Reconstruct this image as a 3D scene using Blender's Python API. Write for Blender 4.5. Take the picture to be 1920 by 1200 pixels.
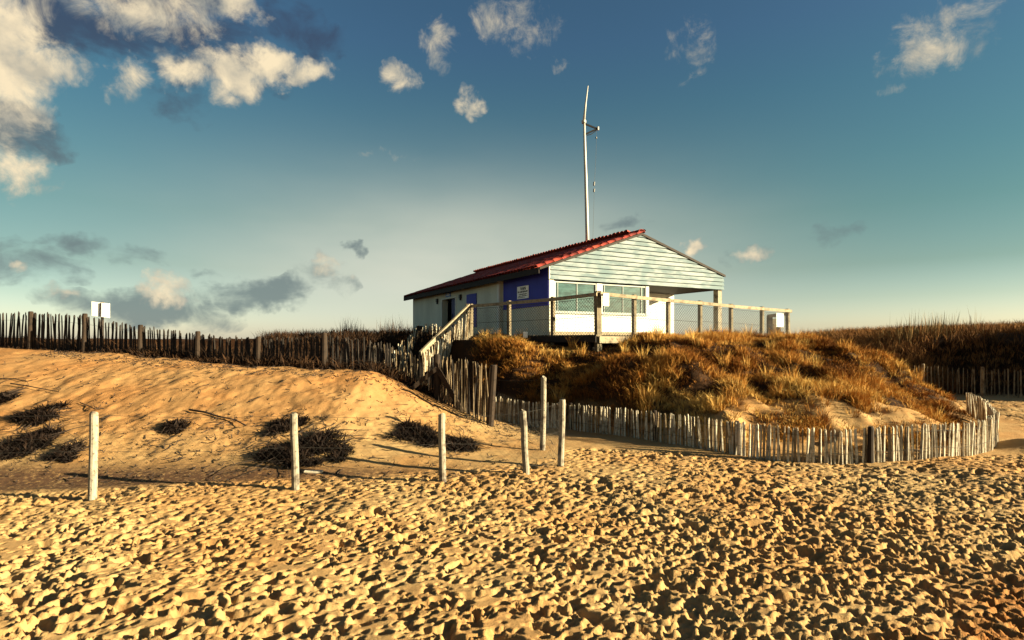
import bpy, bmesh, math, random
import numpy as np
from mathutils import Vector, Matrix

random.seed(7)
RNG = np.random.default_rng(11)
for o in list(bpy.data.objects):
    bpy.data.objects.remove(o, do_unlink=True)
SC = bpy.context.scene
COL = SC.collection

# ------------------------------------------------------------------ camera
EYE = 2.0          # lens height over the beach
F = 1060.0         # focal length in photograph pixels (1920 wide)
HOR = 641.0        # horizon row in the photograph
cam_d = bpy.data.cameras.new("camera")
cam = bpy.data.objects.new("camera", cam_d)
COL.objects.link(cam)
cam.location = (0, 0, EYE)
cam.rotation_euler = (math.radians(90), 0, 0)
cam_d.sensor_width = 36.0
cam_d.lens = 36.0 * F / 1920.0
cam_d.shift_y = (HOR - 600.0) / 1920.0
cam_d.clip_start = 0.05
cam_d.clip_end = 3000.0
SC.camera = cam

# ------------------------------------------------------------------ light
SUN_AZ = math.radians(102.0)    # clockwise from +Y
SUN_EL = math.radians(14.8)
EXPO = 2.4
SKY_STRENGTH = 0.1
sd = Vector((math.sin(SUN_AZ) * math.cos(SUN_EL), math.cos(SUN_AZ) * math.cos(SUN_EL), math.sin(SUN_EL)))
sun_d = bpy.data.lights.new("sun", 'SUN')
sun_d.energy = 5.0
sun_d.angle = math.radians(0.5)
sun_d.color = (1.0, 0.83, 0.52)
sun = bpy.data.objects.new("sun", sun_d)
COL.objects.link(sun)
sun.rotation_euler = sd.to_track_quat('Z', 'Y').to_euler()
sun.location = (30, -8, 20)

SC.view_settings.view_transform = 'Standard'
SC.view_settings.look = 'None'
SC.view_settings.exposure = EXPO
SC.view_settings.gamma = 1.0
SC.view_settings.use_curve_mapping = False


def S2L(c):
    return tuple((v / 255 / 12.92 if v / 255 <= 0.04045 else ((v / 255 + 0.055) / 1.055) ** 2.4) for v in c)


def px_dir(x, y):
    a = (x - 960.0) / F
    b = (HOR - y) / F
    return math.atan(a), math.atan(b / math.sqrt(1 + a * a))


class NT:
    """small helper to write node graphs"""
    def __init__(s, tree):
        s.t = tree
        s.n = tree.nodes
        s.l = tree.links

    def node(s, kind, **kw):
        n = s.n.new(kind)
        for k, v in kw.items():
            setattr(n, k, v)
        return n

    def put(s, sock, v):
        if v is None:
            return
        if hasattr(v, 'is_output') or isinstance(v, bpy.types.NodeSocket):
            s.l.new(v, sock)
        else:
            try:
                sock.default_value = v
            except Exception:
                sock.default_value = (*v, 1.0)

    def math(s, op, a, b=None, c=None, clamp=False):
        n = s.node('ShaderNodeMath', operation=op)
        n.use_clamp = clamp
        for i, v in enumerate((a, b, c)):
            if v is not None:
                s.put(n.inputs[i], v)
        return n.outputs[0]

    def vmath(s, op, a, b=None, c=None):
        n = s.node('ShaderNodeVectorMath', operation=op)
        for i, v in enumerate((a, b, c)):
            if v is not None:
                s.put(n.inputs[i], v)
        return n.outputs['Value'] if op in ('DOT_PRODUCT', 'LENGTH') else n.outputs[0]

    def mix(s, f, a, b, blend='MIX'):
        n = s.node('ShaderNodeMix', data_type='RGBA', blend_type=blend)
        s.put(n.inputs[0], f)
        for sock, v in ((n.inputs[6], a), (n.inputs[7], b)):
            if isinstance(v, (tuple, list)) and len(v) == 3:
                v = (*v, 1.0)
            s.put(sock, v)
        return n.outputs[2]

    def noise(s, vec, scale, detail=4.0, rough=0.55, dist=0.0, out=0):
        n = s.node('ShaderNodeTexNoise')
        if vec is not None:
            s.put(n.inputs['Vector'], vec)
        n.inputs['Scale'].default_value = scale
        n.inputs['Detail'].default_value = detail
        n.inputs['Roughness'].default_value = rough
        n.inputs['Distortion'].default_value = dist
        return n.outputs[out]

    def ramp(s, f, stops, interp='LINEAR'):
        n = s.node('ShaderNodeValToRGB')
        r = n.color_ramp
        r.interpolation = interp
        while len(r.elements) < len(stops):
            r.elements.new(0.5)
        for e, (p, c) in zip(r.elements, stops):
            e.position = p
            e.color = (*c, 1.0) if len(c) == 3 else c
        s.put(n.inputs[0], f)
        return n.outputs[0]

    def maprange(s, v, a, b, c=0.0, d=1.0, kind='SMOOTHSTEP'):
        n = s.node('ShaderNodeMapRange', interpolation_type=kind)
        s.put(n.inputs[0], v)
        n.inputs[1].default_value = a
        n.inputs[2].default_value = b
        n.inputs[3].default_value = c
        n.inputs[4].default_value = d
        return n.outputs[0]


def build_world():
    w = bpy.data.worlds.new("World")
    SC.world = w
    w.use_nodes = True
    w.node_tree.nodes.clear()
    T = NT(w.node_tree)
    out = T.node('ShaderNodeOutputWorld')
    bg = T.node('ShaderNodeBackground')
    bg.inputs['Strength'].default_value = SKY_STRENGTH
    T.l.new(bg.outputs[0], out.inputs[0])
    sky = T.node('ShaderNodeTexSky', sky_type='NISHITA')
    sky.sun_disc = False
    sky.sun_elevation = SUN_EL
    sky.sun_rotation = SUN_AZ
    sky.altitude = 0
    sky.air_density = 1.0
    sky.dust_density = 1.0
    sky.ozone_density = 1.0
    tc = T.node('ShaderNodeTexCoord')
    d = T.vmath('NORMALIZE', tc.outputs['Generated'])
    sep = T.node('ShaderNodeSeparateXYZ')
    T.put(sep.inputs[0], d)
    el = T.math('ARCSINE', sep.outputs[2])
    az = T.math('ARCTAN2', sep.outputs[0], sep.outputs[1])
    # warm evening grade of the air by elevation
    tint = T.ramp(T.maprange(el, 0.0, 0.8, 0, 1, 'LINEAR'), SKY_TINT)
    base = T.mix(1.0, sky.outputs[0], tint, 'MULTIPLY')
    k = 1.0 / SKY_STRENGTH / (2 ** EXPO)

    def L(c, m=1.0):
        return tuple(v * k * m for v in S2L(c))
    # cloud banks: noise-warped masses at their bearings
    comb = T.node('ShaderNodeCombineXYZ')
    T.put(comb.inputs[0], az)
    T.put(comb.inputs[1], el)
    p = comb.outputs[0]
    wn = T.noise(d, 9.0, 4, 0.6, 0, 1)
    wv = T.vmath('MULTIPLY', T.vmath('SUBTRACT', wn, (0.5, 0.5, 0.5)), (0.115, 0.09, 0.0))
    wn2 = T.noise(d, 38.0, 3, 0.6, 0, 1)
    wv2 = T.vmath('MULTIPLY', T.vmath('SUBTRACT', wn2, (0.5, 0.5, 0.5)), (0.035, 0.03, 0.0))
    q = T.vmath('ADD', T.vmath('ADD', p, wv), wv2)

    def field(lst):
        acc = None
        for cx, cy, rx, ry, amp in lst:
            a, e = px_dir(cx, cy)
            sx, sy = F / (rx * 1.05), F / (ry * 1.05)
            v = T.vmath('MULTIPLY_ADD', q, (sx, sy, 0), (-a * sx, -e * sy, 0))
            e2 = T.vmath('DOT_PRODUCT', v, v)
            m = T.math('MULTIPLY_ADD', e2, -amp, amp)
            acc = m if acc is None else T.math('MAXIMUM', acc, m)
        return T.math('MAXIMUM', acc, 0.0)
    fine = T.noise(d, 20.0, 9, 0.68, 0.4)
    fine2 = T.noise(T.vmath('MULTIPLY', d, (1, 1, 1.7)), 14.0, 6, 0.6, 0.4)
    dark = field(DARK_CLOUDS)
    bright = field(BRIGHT_CLOUDS)
    # fair-weather wisps go on all round the sky
    back = T.maprange(T.math('ABSOLUTE', az), 0.85, 1.2, 0, 0.30)
    lowfade = T.maprange(el, 0.02, 0.15, 0, 1)
    back = T.math('MULTIPLY', back, lowfade)
    bright = T.math('MAXIMUM', bright, back)

    def dens(mask, n, lo, hi, kn):
        v = T.math('ADD', mask, T.math('MULTIPLY', T.math('SUBTRACT', n, 0.5), kn))
        v = T.math('MULTIPLY', v, T.maprange(mask, 0.0, 0.18, 0, 1))
        return T.maprange(v, lo, hi, 0, 1)
    dd = T.math('MULTIPLY', dens(dark, fine2, 0.12, 0.90, 1.7), 0.88)
    db = dens(bright, fine, 0.16, 1.05, 2.2)
    darkcol = T.mix(T.maprange(el, 0.05, 0.45, 0, 1), L((118, 134, 134)), L((62, 76, 100)))
    n1 = T.noise(d, 17.0, 5, 0.55, 0.3)
    n2 = T.noise(T.vmath('ADD', d, (0.016, -0.004, 0.016)), 17.0, 5, 0.55, 0.3)
    relief = T.maprange(T.math('SUBTRACT', n1, n2), -0.19, 0.14, 0, 1, 'LINEAR')
    shade = T.math('ADD', T.math('MULTIPLY', relief, 0.62), T.math('MULTIPLY', T.maprange(bright, 0.1, 0.9), 0.45), None, True)
    bcol = T.mix(shade, L((132, 142, 144)), L((252, 232, 194)))
    # thin pale haze low over the dunes, behind the hut
    va, ve = px_dir(860, 515)
    vv = T.vmath('MULTIPLY_ADD', p, (F / 480, F / 150, 0), (-va * F / 480, -ve * F / 150, 0))
    e2 = T.vmath('DOT_PRODUCT', vv, vv)
    veil = T.math('MULTIPLY', T.math('POWER', 2.718, T.math("MULTIPLY", e2, -1.0)), 0.76)
    veil = T.math('MULTIPLY', veil, T.maprange(T.noise(T.vmath('MULTIPLY', d, (1, 1, 3)), 2.5, 4, 0.5), 0.25, 0.7, 0.75, 1.1))
    base = T.mix(veil, base, L((228, 227, 208)))
    c = T.mix(dd, base, darkcol)
    c = T.mix(db, c, bcol)
    T.put(bg.inputs[0], c)


SKY_TINT = [(p, tuple(v * 2 / 2 ** EXPO for v in c)) for p, c in (
    (0.0, (1.0, 0.97, 1.12)), (0.043, (0.84, 0.88, 0.95)), (0.085, (0.60, 0.67, 0.66)), (0.147, (0.37, 0.47, 0.41)), (0.25, (0.27, 0.43, 0.36)),
    (0.34, (0.245, 0.43, 0.385)), (0.48, (0.245, 0.43, 0.43)), (0.60, (0.265, 0.41, 0.47)), (1.0, (0.27, 0.40, 0.46)))]
BRIGHT_CLOUDS = [
    (-5, 85, 100, 118, 1.08), (92, 130, 38, 62, 0.7), (0, 295, 45, 48, 0.8), (28, 335, 42, 20, 0.6),
    (340, 148, 66, 34, 0.9), (430, 138, 80, 46, 1.0), (490, 116, 70, 32, 0.95), (585, 112, 40, 22, 0.8), (400, 178, 45, 26, 0.75), (540, 115, 72, 26, 0.9),
    (220, 145, 32, 40, 0.7), (290, 25, 150, 48, 0.66), (450, 15, 55, 38, 0.85),
    (828, 82, 42, 38, 0.58), (748, 142, 52, 34, 0.52), (880, 195, 26, 32, 0.75), (965, 45, 90, 55, 0.50),
    (1045, 105, 24, 26, 0.42), (1320, 85, 66, 50, 0.38), (1305, 145, 45, 22, 0.36), (1750, 75, 85, 50, 0.52),
    (1805, 20, 70, 25, 0.5), (1672, 163, 26, 15, 0.5), (725, 293, 60, 11, 0.45),
    (312, 542, 52, 36, 0.95), (610, 512, 34, 30, 0.62), (1305, 466, 27, 18, 0.8), (1410, 482, 28, 18, 0.5),
    (130, 566, 24, 14, 0.6), (62, 506, 20, 12, 0.6),
]
DARK_CLOUDS = [
    (290, 580, 145, 38, 0.9), (35, 500, 85, 45, 0.68), (150, 468, 42, 22, 0.6), (490, 552, 115, 36, 0.95),
    (250, 485, 60, 20, 0.5), (600, 530, 60, 40, 0.6), (330, 60, 230, 80, 0.75), (130, 30, 90, 60, 0.9),
    (15, 225, 85, 45, 0.85), (320, 195, 70, 30, 0.5), (560, 50, 90, 45, 0.75), (1560, 430, 60, 20, 0.5),
    (1175, 412, 60, 16, 0.4), (655, 473, 22, 12, 0.6), (400, 515, 40, 14, 0.5), (1400, 485, 45, 24, 0.4),
]
build_world()

# ------------------------------------------------------------------ helpers: objects
def put_mesh(name, me, mat=None, parent=None, loc=(0, 0, 0)):
    o = bpy.data.objects.new(name, me)
    COL.objects.link(o)
    if mat is not None and not me.materials:
        me.materials.append(mat)
    o.location = loc
    if parent is not None:
        o.parent = parent
    return o


def tag(o, label=None, cat=None, group=None, kind=None):
    if label:
        o["label"] = label
    if cat:
        o["category"] = cat
    if group:
        o["group"] = group
    if kind:
        o["kind"] = kind
    return o


def empty(name, loc, label, cat, group=None):
    o = bpy.data.objects.new(name, None)
    COL.objects.link(o)
    o.location = loc
    o.empty_display_size = 0.2
    return tag(o, label, cat, group)


def fast_mesh(name, verts, faces_list, mat=None, smooth=False):
    """verts (n,3); faces_list = list of int arrays (m,k)"""
    me = bpy.data.meshes.new(name)
    verts = np.asarray(verts, dtype=np.float32)
    me.vertices.add(len(verts))
    me.vertices.foreach_set("co", verts.ravel())
    nl = sum(f.size for f in faces_list)
    nf = sum(len(f) for f in faces_list)
    me.loops.add(nl)
    me.polygons.add(nf)
    me.loops.foreach_set("vertex_index", np.concatenate([f.ravel() for f in faces_list]).astype(np.int32))
    tot = np.concatenate([np.full(len(f), f.shape[1], dtype=np.int32) for f in faces_list])
    start = np.concatenate(([0], np.cumsum(tot)[:-1])).astype(np.int32)
    me.polygons.foreach_set("loop_start", start)
    me.polygons.foreach_set("loop_total", tot)
    if smooth:
        me.polygons.foreach_set("use_smooth", np.ones(nf, dtype=bool))
    me.update(calc_edges=True)
    if mat is not None:
        me.materials.append(mat)
    return me


class MB:
    """collects simple solids into one mesh"""
    def __init__(s):
        s.v = []
        s.f = []

    def add(s, vs, fs):
        b = len(s.v)
        s.v += [tuple(v) for v in vs]
        s.f += [tuple(i + b for i in f) for f in fs]
        return s

    def hexa(s, p):
        """8 points: bottom ring 0-3, top ring 4-7"""
        return s.add(p, [(3, 2, 1, 0), (4, 5, 6, 7), (0, 1, 5, 4), (1, 2, 6, 5), (2, 3, 7, 6), (3, 0, 4, 7)])

    def box(s, x0, x1, y0, y1, z0, z1, fr=None):
        p = [(x0, y0, z0), (x1, y0, z0), (x1, y1, z0), (x0, y1, z0), (x0, y0, z1), (x1, y0, z1), (x1, y1, z1), (x0, y1, z1)]
        if fr:
            p = [fr(*q) for q in p]
        return s.hexa(p)

    def bar(s, a, b, w, h, up=(0, 0, 1)):
        a = Vector(a); b = Vector(b)
        d = (b - a).normalized()
        up = Vector(up)
        if abs(d.dot(up)) > 0.98:
            up = Vector((0.9, 0.45, 0))
        sx = d.cross(up).normalized() * w / 2
        sy = sx.cross(d).normalized() * h / 2
        return s.hexa([a - sx - sy, a + sx - sy, a + sx + sy, a - sx + sy, b - sx - sy, b + sx - sy, b + sx + sy, b - sx + sy])

    def tube(s, pts, r, n=6, cap=True):
        pts = [Vector(p) for p in pts]
        rs = r if isinstance(r, (list, tuple)) else [r] * len(pts)
        rings = []
        for i, p in enumerate(pts):
            d = (pts[min(i + 1, len(pts) - 1)] - pts[max(i - 1, 0)])
            d = d.normalized() if d.length > 1e-9 else Vector((0, 0, 1))
            up = Vector((0, 0, 1)) if abs(d.z) < 0.9 else Vector((1, 0, 0))
            a = d.cross(up).normalized()
            b = a.cross(d).normalized()
            rings.append([p + (a * math.cos(t) + b * math.sin(t)) * rs[i] for t in [2 * math.pi * k / n for k in range(n)]])
        vs = [v for rg in rings for v in rg]
        fs = []
        for i in range(len(pts) - 1):
            for k in range(n):
                fs.append((i * n + k, i * n + (k + 1) % n, (i + 1) * n + (k + 1) % n, (i + 1) * n + k))
        if cap:
            fs.append(tuple(range(n))[::-1])
            fs.append(tuple((len(pts) - 1) * n + k for k in range(n)))
        return s.add(vs, fs)

    def mesh(s, name, mat=None, smooth=False, bevel=0.0):
        me = bpy.data.meshes.new(name)
        me.from_pydata(s.v, [], s.f)
        bm = bmesh.new()
        bm.from_mesh(me)
        bmesh.ops.recalc_face_normals(bm, faces=bm.faces)
        if bevel > 0:
            bmesh.ops.bevel(bm, geom=list(bm.edges), offset=bevel, segments=1, affect='EDGES', clamp_overlap=True)
        if smooth:
            for f in bm.faces:
                f.smooth = True
        bm.to_mesh(me)
        bm.free()
        if mat is not None:
            me.materials.append(mat)
        return me

    def build(s, name, mat=None, parent=None, smooth=False, bevel=0.0):
        """vertices are in world space; stored relative to the parent"""
        off = Vector(parent.matrix_world.translation) if parent is not None else Vector((0, 0, 0))
        if parent is not None:
            off = abs_loc(parent)
        c = Vector((0, 0, 0))
        for v in s.v:
            c += Vector(v)
        c /= max(1, len(s.v))
        s.v = [tuple(Vector(v) - c) for v in s.v]
        me = s.mesh(name, mat, smooth, bevel)
        return put_mesh(name, me, None, parent, c - off)


def abs_loc(o):
    v = Vector((0, 0, 0))
    while o is not None:
        v += Vector(o.location)
        o = o.parent
    return v


# ------------------------------------------------------------------ materials
def new_mat(name):
    m = bpy.data.materials.new(name)
    m.use_nodes = True
    m.node_tree.nodes.clear()
    T = NT(m.node_tree)
    out = T.node('ShaderNodeOutputMaterial')
    b = T.node('ShaderNodeBsdfPrincipled')
    T.l.new(b.outputs[0], out.inputs[0])
    b.inputs['Roughness'].default_value = 0.85
    b.inputs['Specular IOR Level'].default_value = 0.25
    return m, T, b


def bump(T, b, h, strength=0.3, dist=0.02):
    n = T.node('ShaderNodeBump')
    n.inputs['Strength'].default_value = strength
    n.inputs['Distance'].default_value = dist
    T.put(n.inputs['Height'], h)
    T.l.new(n.outputs[0], b.inputs['Normal'])


def geo_pos(T):
    return T.node('ShaderNodeNewGeometry').outputs['Position']


def obj_rand(T):
    return T.node('ShaderNodeObjectInfo').outputs['Random']


def obj_pos(T):
    return T.node('ShaderNodeTexCoord').outputs['Object']


def attr(T, name):
    n = T.node('ShaderNodeAttribute')
    n.attribute_name = name
    return n.outputs['Fac']


def mat_wood(name, c1, c2, c3, spread=0.35, stain=None):
    """c1..c3 base tones, object-random brightness, vertical grain"""
    m, T, b = new_mat(name)
    p = obj_pos(T)
    r = obj_rand(T)
    off = T.vmath('ADD', T.vmath('MULTIPLY', p, (1, 1, 0.12)), T.vmath('MULTIPLY', (13.0, 7.0, 5.0), r))
    g = T.noise(off, 60, 5, 0.6)
    blot = T.noise(T.vmath('ADD', p, T.vmath('MULTIPLY', (9.0, 3.0, 17.0), r)), 6, 4, 0.6)
    c = T.mix(T.maprange(g, 0.35, 0.7), c1, c2)
    c = T.mix(T.maprange(blot, 0.48, 0.7), c, c3)
    v = T.math('ADD', T.math('MULTIPLY', r, spread * 2), 1.0 - spread)
    sp = T.noise(T.vmath('ADD', p, T.vmath('MULTIPLY', (4.0, 8.0, 3.0), r)), 34, 3, 0.6)
    c = T.mix(T.math('MULTIPLY', T.maprange(sp, 0.58, 0.66), 0.75), c, tuple(v * 0.55 for v in c3))
    hs = T.node('ShaderNodeHueSaturation')
    T.put(hs.inputs['Color'], c)
    T.put(hs.inputs['Value'], T.math('MULTIPLY', v, 0.85))
    T.l.new(hs.outputs[0], b.inputs['Base Color'])
    bump(T, b, g, 0.5, 0.004)
    return m


def mat_plain(name, c, rough=0.7, var=0.25, scale=5.0, bmp=0.15, metallic=0.0, streak=False):
    m, T, b = new_mat(name)
    p = geo_pos(T)
    n = T.noise(T.vmath('MULTIPLY', p, (1, 1, 0.25)) if streak else p, scale, 6, 0.6)
    n2 = T.noise(p, scale * 9, 4, 0.6)
    dk = tuple(v * (1 - var) for v in c)
    lt = tuple(min(1, v * (1 + var * 0.4)) for v in c)
    cc = T.mix(T.maprange(n, 0.3, 0.7), dk, lt)
    cc = T.mix(T.math('MULTIPLY', T.maprange(n2, 0.55, 0.75), 0.35), cc, tuple(v * 0.6 for v in c))
    T.put(b.inputs['Base Color'], cc)
    b.inputs['Roughness'].default_value = rough
    b.inputs['Metallic'].default_value = metallic
    bump(T, b, n2, bmp, 0.01)
    return m


SAND_ALB = 0.80


def mat_sand(name):
    m, T, b = new_mat(name)
    p = geo_pos(T)
    big = T.noise(p, 0.45, 5, 0.6)
    mid = T.noise(p, 2.2, 6, 0.62, 0.3)
    fine = T.noise(p, 34, 5, 0.7)
    grain = T.noise(p, 210, 2, 0.5)
    c = T.mix(T.maprange(big, 0.35, 0.68), (0.375, 0.258, 0.115), (0.36, 0.205, 0.076))
    c = T.mix(T.math('MULTIPLY', T.maprange(mid, 0.5, 0.72), 0.55), c, (0.31, 0.165, 0.058))
    c = T.mix(T.math('MULTIPLY', T.maprange(fine, 0.58, 0.74), 0.5), c, (0.20, 0.115, 0.045))
    # litter-stained ground (dune foot), soil under the grass
    deb = attr(T, 'debris')
    dn = T.math('MULTIPLY', deb, T.maprange(T.noise(p, 16, 6, 0.7), 0.30, 0.52))
    c = T.mix(dn, c, (0.085, 0.047, 0.026))
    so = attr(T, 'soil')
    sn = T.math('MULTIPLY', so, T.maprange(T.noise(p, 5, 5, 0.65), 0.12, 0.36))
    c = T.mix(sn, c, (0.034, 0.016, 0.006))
    cl = attr(T, 'clay')
    c = T.mix(T.math('MULTIPLY', cl, T.maprange(T.noise(p, 3.5, 5, 0.6), 0.3, 0.6, 0.35, 1.0)), c, (0.27, 0.115, 0.03))
    dn_ = attr(T, 'dune')
    c = T.mix(dn_, c, T.mix(1.0, c, (0.90, 0.80, 0.74), 'MULTIPLY'))
    c = T.mix(1.0, c, (SAND_ALB, SAND_ALB * 0.97, SAND_ALB * 0.97), 'MULTIPLY')
    T.put(b.inputs['Base Color'], c)
    b.inputs['Roughness'].default_value = 0.95
    b.inputs['Specular IOR Level'].default_value = 0.1
    grit = T.noise(p, 75, 4, 0.75)
    h = T.math('ADD', T.math('ADD', fine, T.math('MULTIPLY', grain, 0.35)), T.math('MULTIPLY', grit, 0.9))
    bump(T, b, h, 0.6, 0.014)
    return m


def mat_grass(name, cols, dark):
    m, T, b = new_mat(name)
    t = attr(T, 'tint')
    h = attr(T, 'hgt')
    c = T.ramp(t, [(i / (len(cols) - 1), c) for i, c in enumerate(cols)])
    # stems are browner at the root, straw toward the tip
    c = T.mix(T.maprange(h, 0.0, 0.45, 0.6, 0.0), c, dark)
    T.put(b.inputs['Base Color'], c)
    b.inputs['Roughness'].default_value = 0.95
    b.inputs['Specular IOR Level'].default_value = 0.05
    return m


M_SAND = mat_sand("sand")
M_PICKET_DARK = mat_wood("shade_dark_weathered_wood", (0.018, 0.014, 0.012), (0.034, 0.027, 0.023), (0.010, 0.008, 0.007), 0.4)  # weathered wood, darkened further to carry the backlit left fence's shade
M_PICKET = mat_wood("weathered_paling", (0.25, 0.195, 0.12), (0.15, 0.105, 0.06), (0.08, 0.053, 0.032), 0.45)
M_PICKET_PALE = mat_wood("bleached_paling", (0.50, 0.46, 0.36), (0.38, 0.33, 0.24), (0.20, 0.155, 0.10), 0.35)
M_POST_PALE = mat_wood("bleached_post", (0.27, 0.245, 0.19), (0.19, 0.165, 0.12), (0.07, 0.055, 0.042), 0.15)
M_POST_DARK = mat_wood("brown_post", (0.036, 0.021, 0.012), (0.024, 0.015, 0.009), (0.012, 0.008, 0.006), 0.25)
M_RAIL = mat_wood("railing_timber", (0.28, 0.235, 0.16), (0.21, 0.17, 0.11), (0.13, 0.10, 0.064), 0.12)
M_RAILPOST = mat_wood("railing_post_timber", (0.17, 0.14, 0.09), (0.11, 0.09, 0.058), (0.06, 0.047, 0.032), 0.15)
M_WIRE = mat_plain("rusted_wire", (0.03, 0.027, 0.024), 0.7, 0.2, 20, 0, 0.0)
M_WALL = mat_plain("white_render", (0.60, 0.60, 0.55), 0.9, 0.12, 1.2, 0.15, 0, True)
M_WALL_SIDE = mat_plain("shade_toned_wall", (0.52, 0.515, 0.42), 0.9, 0.18, 1.2, 0.2, 0, True)  # white wall copy, toned down to hold the left side's shade
M_BLUE = mat_plain("blue_paint", (0.022, 0.026, 0.28), 0.6, 0.15, 2.0, 0.1)
M_NAVY = mat_plain("navy_paint", (0.02, 0.018, 0.10), 0.6, 0.15, 2.0, 0.1)
M_SIGN = mat_plain("white_sign", (0.80, 0.79, 0.74), 0.6, 0.08, 3, 0.05)
M_SIGNBLUE = mat_plain("blue_sign", (0.09, 0.17, 0.42), 0.5, 0.1, 6, 0.05)
M_INK = mat_plain("black_print", (0.03, 0.04, 0.04), 0.7, 0.1, 6, 0)
M_DARKWOOD = mat_plain("dark_timber", (0.018, 0.013, 0.010), 0.8, 0.3, 4, 0.2)
M_METAL = mat_plain("grey_painted_mast", (0.34, 0.34, 0.32), 0.45, 0.15, 3, 0.05)
M_BLACKMETAL = mat_plain("black_metal", (0.025, 0.025, 0.025), 0.5, 0.2, 6, 0)
M_FRAME = mat_plain("grey_window_frame", (0.22, 0.25, 0.24), 0.6, 0.15, 4, 0.1)
M_FLOOR = mat_plain("interior_floor", (0.12, 0.10, 0.08), 0.8, 0.2, 4, 0.1)


def mat_clap():
    m, T, b = new_mat("weathered_white_clapboard")
    p = geo_pos(T)
    r = obj_rand(T)
    st = T.noise(T.vmath('ADD', T.vmath('MULTIPLY', p, (0.8, 0.8, 3.0)), T.vmath('MULTIPLY', (20.0, 20.0, 9.0), r)), 1.6, 5, 0.6)
    big = T.noise(p, 0.55, 3, 0.5)
    gr = T.noise(T.vmath('MULTIPLY', p, (2.5, 2.5, 40.0)), 3.0, 4, 0.6)
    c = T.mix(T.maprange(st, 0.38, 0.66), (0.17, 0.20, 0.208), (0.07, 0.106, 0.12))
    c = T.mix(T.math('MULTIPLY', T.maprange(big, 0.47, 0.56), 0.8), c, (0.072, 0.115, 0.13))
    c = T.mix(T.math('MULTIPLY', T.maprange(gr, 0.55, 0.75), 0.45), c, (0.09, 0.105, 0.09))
    T.put(b.inputs['Base Color'], c)
    b.inputs['Roughness'].default_value = 0.75
    bump(T, b, gr, 0.3, 0.006)
    return m


def mat_tile():
    m, T, b = new_mat("red_roof_tile")
    p = geo_pos(T)
    r = obj_rand(T)
    n = T.noise(p, 4.3, 4, 0.7)
    n2 = T.noise(p, 30, 4, 0.6)
    mixv = T.math('ADD', T.math('MULTIPLY', n, 0.75), T.math('MULTIPLY', r, 0.25))
    c = T.ramp(mixv, [(0.3, (0.06, 0.010, 0.008)), (0.5, (0.17, 0.017, 0.011)), (0.7, (0.24, 0.036, 0.017))])
    c = T.mix(T.math('MULTIPLY', T.maprange(n2, 0.55, 0.7), 0.6), c, (0.035, 0.014, 0.012))
    T.put(b.inputs['Base Color'], c)
    b.inputs['Roughness'].default_value = 0.8
    return m


def mat_glass():
    m, T, b = new_mat("teal_window_glass")
    p = geo_pos(T)
    n = T.noise(T.vmath('MULTIPLY', p, (1, 1, 3)), 2.5, 4, 0.6)
    c = T.mix(T.maprange(n, 0.35, 0.65), (0.008, 0.030, 0.033), (0.026, 0.070, 0.072))
    T.put(b.inputs['Base Color'], c)
    b.inputs['Roughness'].default_value = 0.12
    b.inputs['Specular IOR Level'].default_value = 0.6
    bump(T, b, n, 0.05, 0.01)
    return m


M_CLAP = mat_clap()
M_TILE = mat_tile()
M_GLASS = mat_glass()
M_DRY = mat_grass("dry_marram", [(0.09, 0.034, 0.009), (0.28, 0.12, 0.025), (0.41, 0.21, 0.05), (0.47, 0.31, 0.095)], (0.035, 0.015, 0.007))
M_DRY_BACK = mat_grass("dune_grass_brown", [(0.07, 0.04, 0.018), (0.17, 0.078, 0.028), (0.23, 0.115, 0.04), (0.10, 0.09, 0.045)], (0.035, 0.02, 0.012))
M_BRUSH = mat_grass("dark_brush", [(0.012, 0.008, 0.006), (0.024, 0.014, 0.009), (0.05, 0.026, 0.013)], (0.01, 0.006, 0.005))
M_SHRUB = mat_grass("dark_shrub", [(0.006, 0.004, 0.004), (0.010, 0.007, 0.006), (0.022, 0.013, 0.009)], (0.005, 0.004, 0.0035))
M_TWIG = mat_plain("dark_twig", (0.028, 0.018, 0.013), 0.9, 0.4, 12, 0.2)

# ------------------------------------------------------------------ terrain
LATT = {}


def vnoise(x, y, seed):
    g = LATT.get(seed)
    if g is None:
        g = LATT[seed] = np.random.default_rng(seed).random((256, 256))
    xi = np.floor(x).astype(int); yi = np.floor(y).astype(int)
    fx = x - xi; fy = y - yi
    fx = fx * fx * (3 - 2 * fx); fy = fy * fy * (3 - 2 * fy)
    a = g[xi % 256, yi % 256]; b = g[(xi + 1) % 256, yi % 256]
    c = g[xi % 256, (yi + 1) % 256]; d = g[(xi + 1) % 256, (yi + 1) % 256]
    return (a * (1 - fx) + b * fx) * (1 - fy) + (c * (1 - fx) + d * fx) * fy - 0.5


def fbm(x, y, sc, seed, octv=4, gain=0.5):
    v = 0; a = 1.0
    for i in range(octv):
        v = v + a * vnoise(x * sc + 31.7 * i + seed, y * sc + 17.3 * i, seed + i)
        sc *= 2.03; a *= gain
    return v


def sst(t):
    t = np.clip(t, 0, 1)
    return t * t * (3 - 2 * t)


def prof(s, k=0.5):
    s = np.clip(s, 0, 1)
    return k * sst(s) + (1 - k) * np.sin(s * math.pi / 2)


def smax(a, b, k=0.25):
    h = np.clip(0.5 + 0.5 * (a - b) / k, 0, 1)
    return b * (1 - h) + a * h + k * h * (1 - h) * 0.6


def crest_y(x):
    return np.interp(x, [-18, -14.0, -8.8, -6.2, -3.3, 1], [16.2, 15.5, 14.4, 13.8, 13.4, 13.4])


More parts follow.
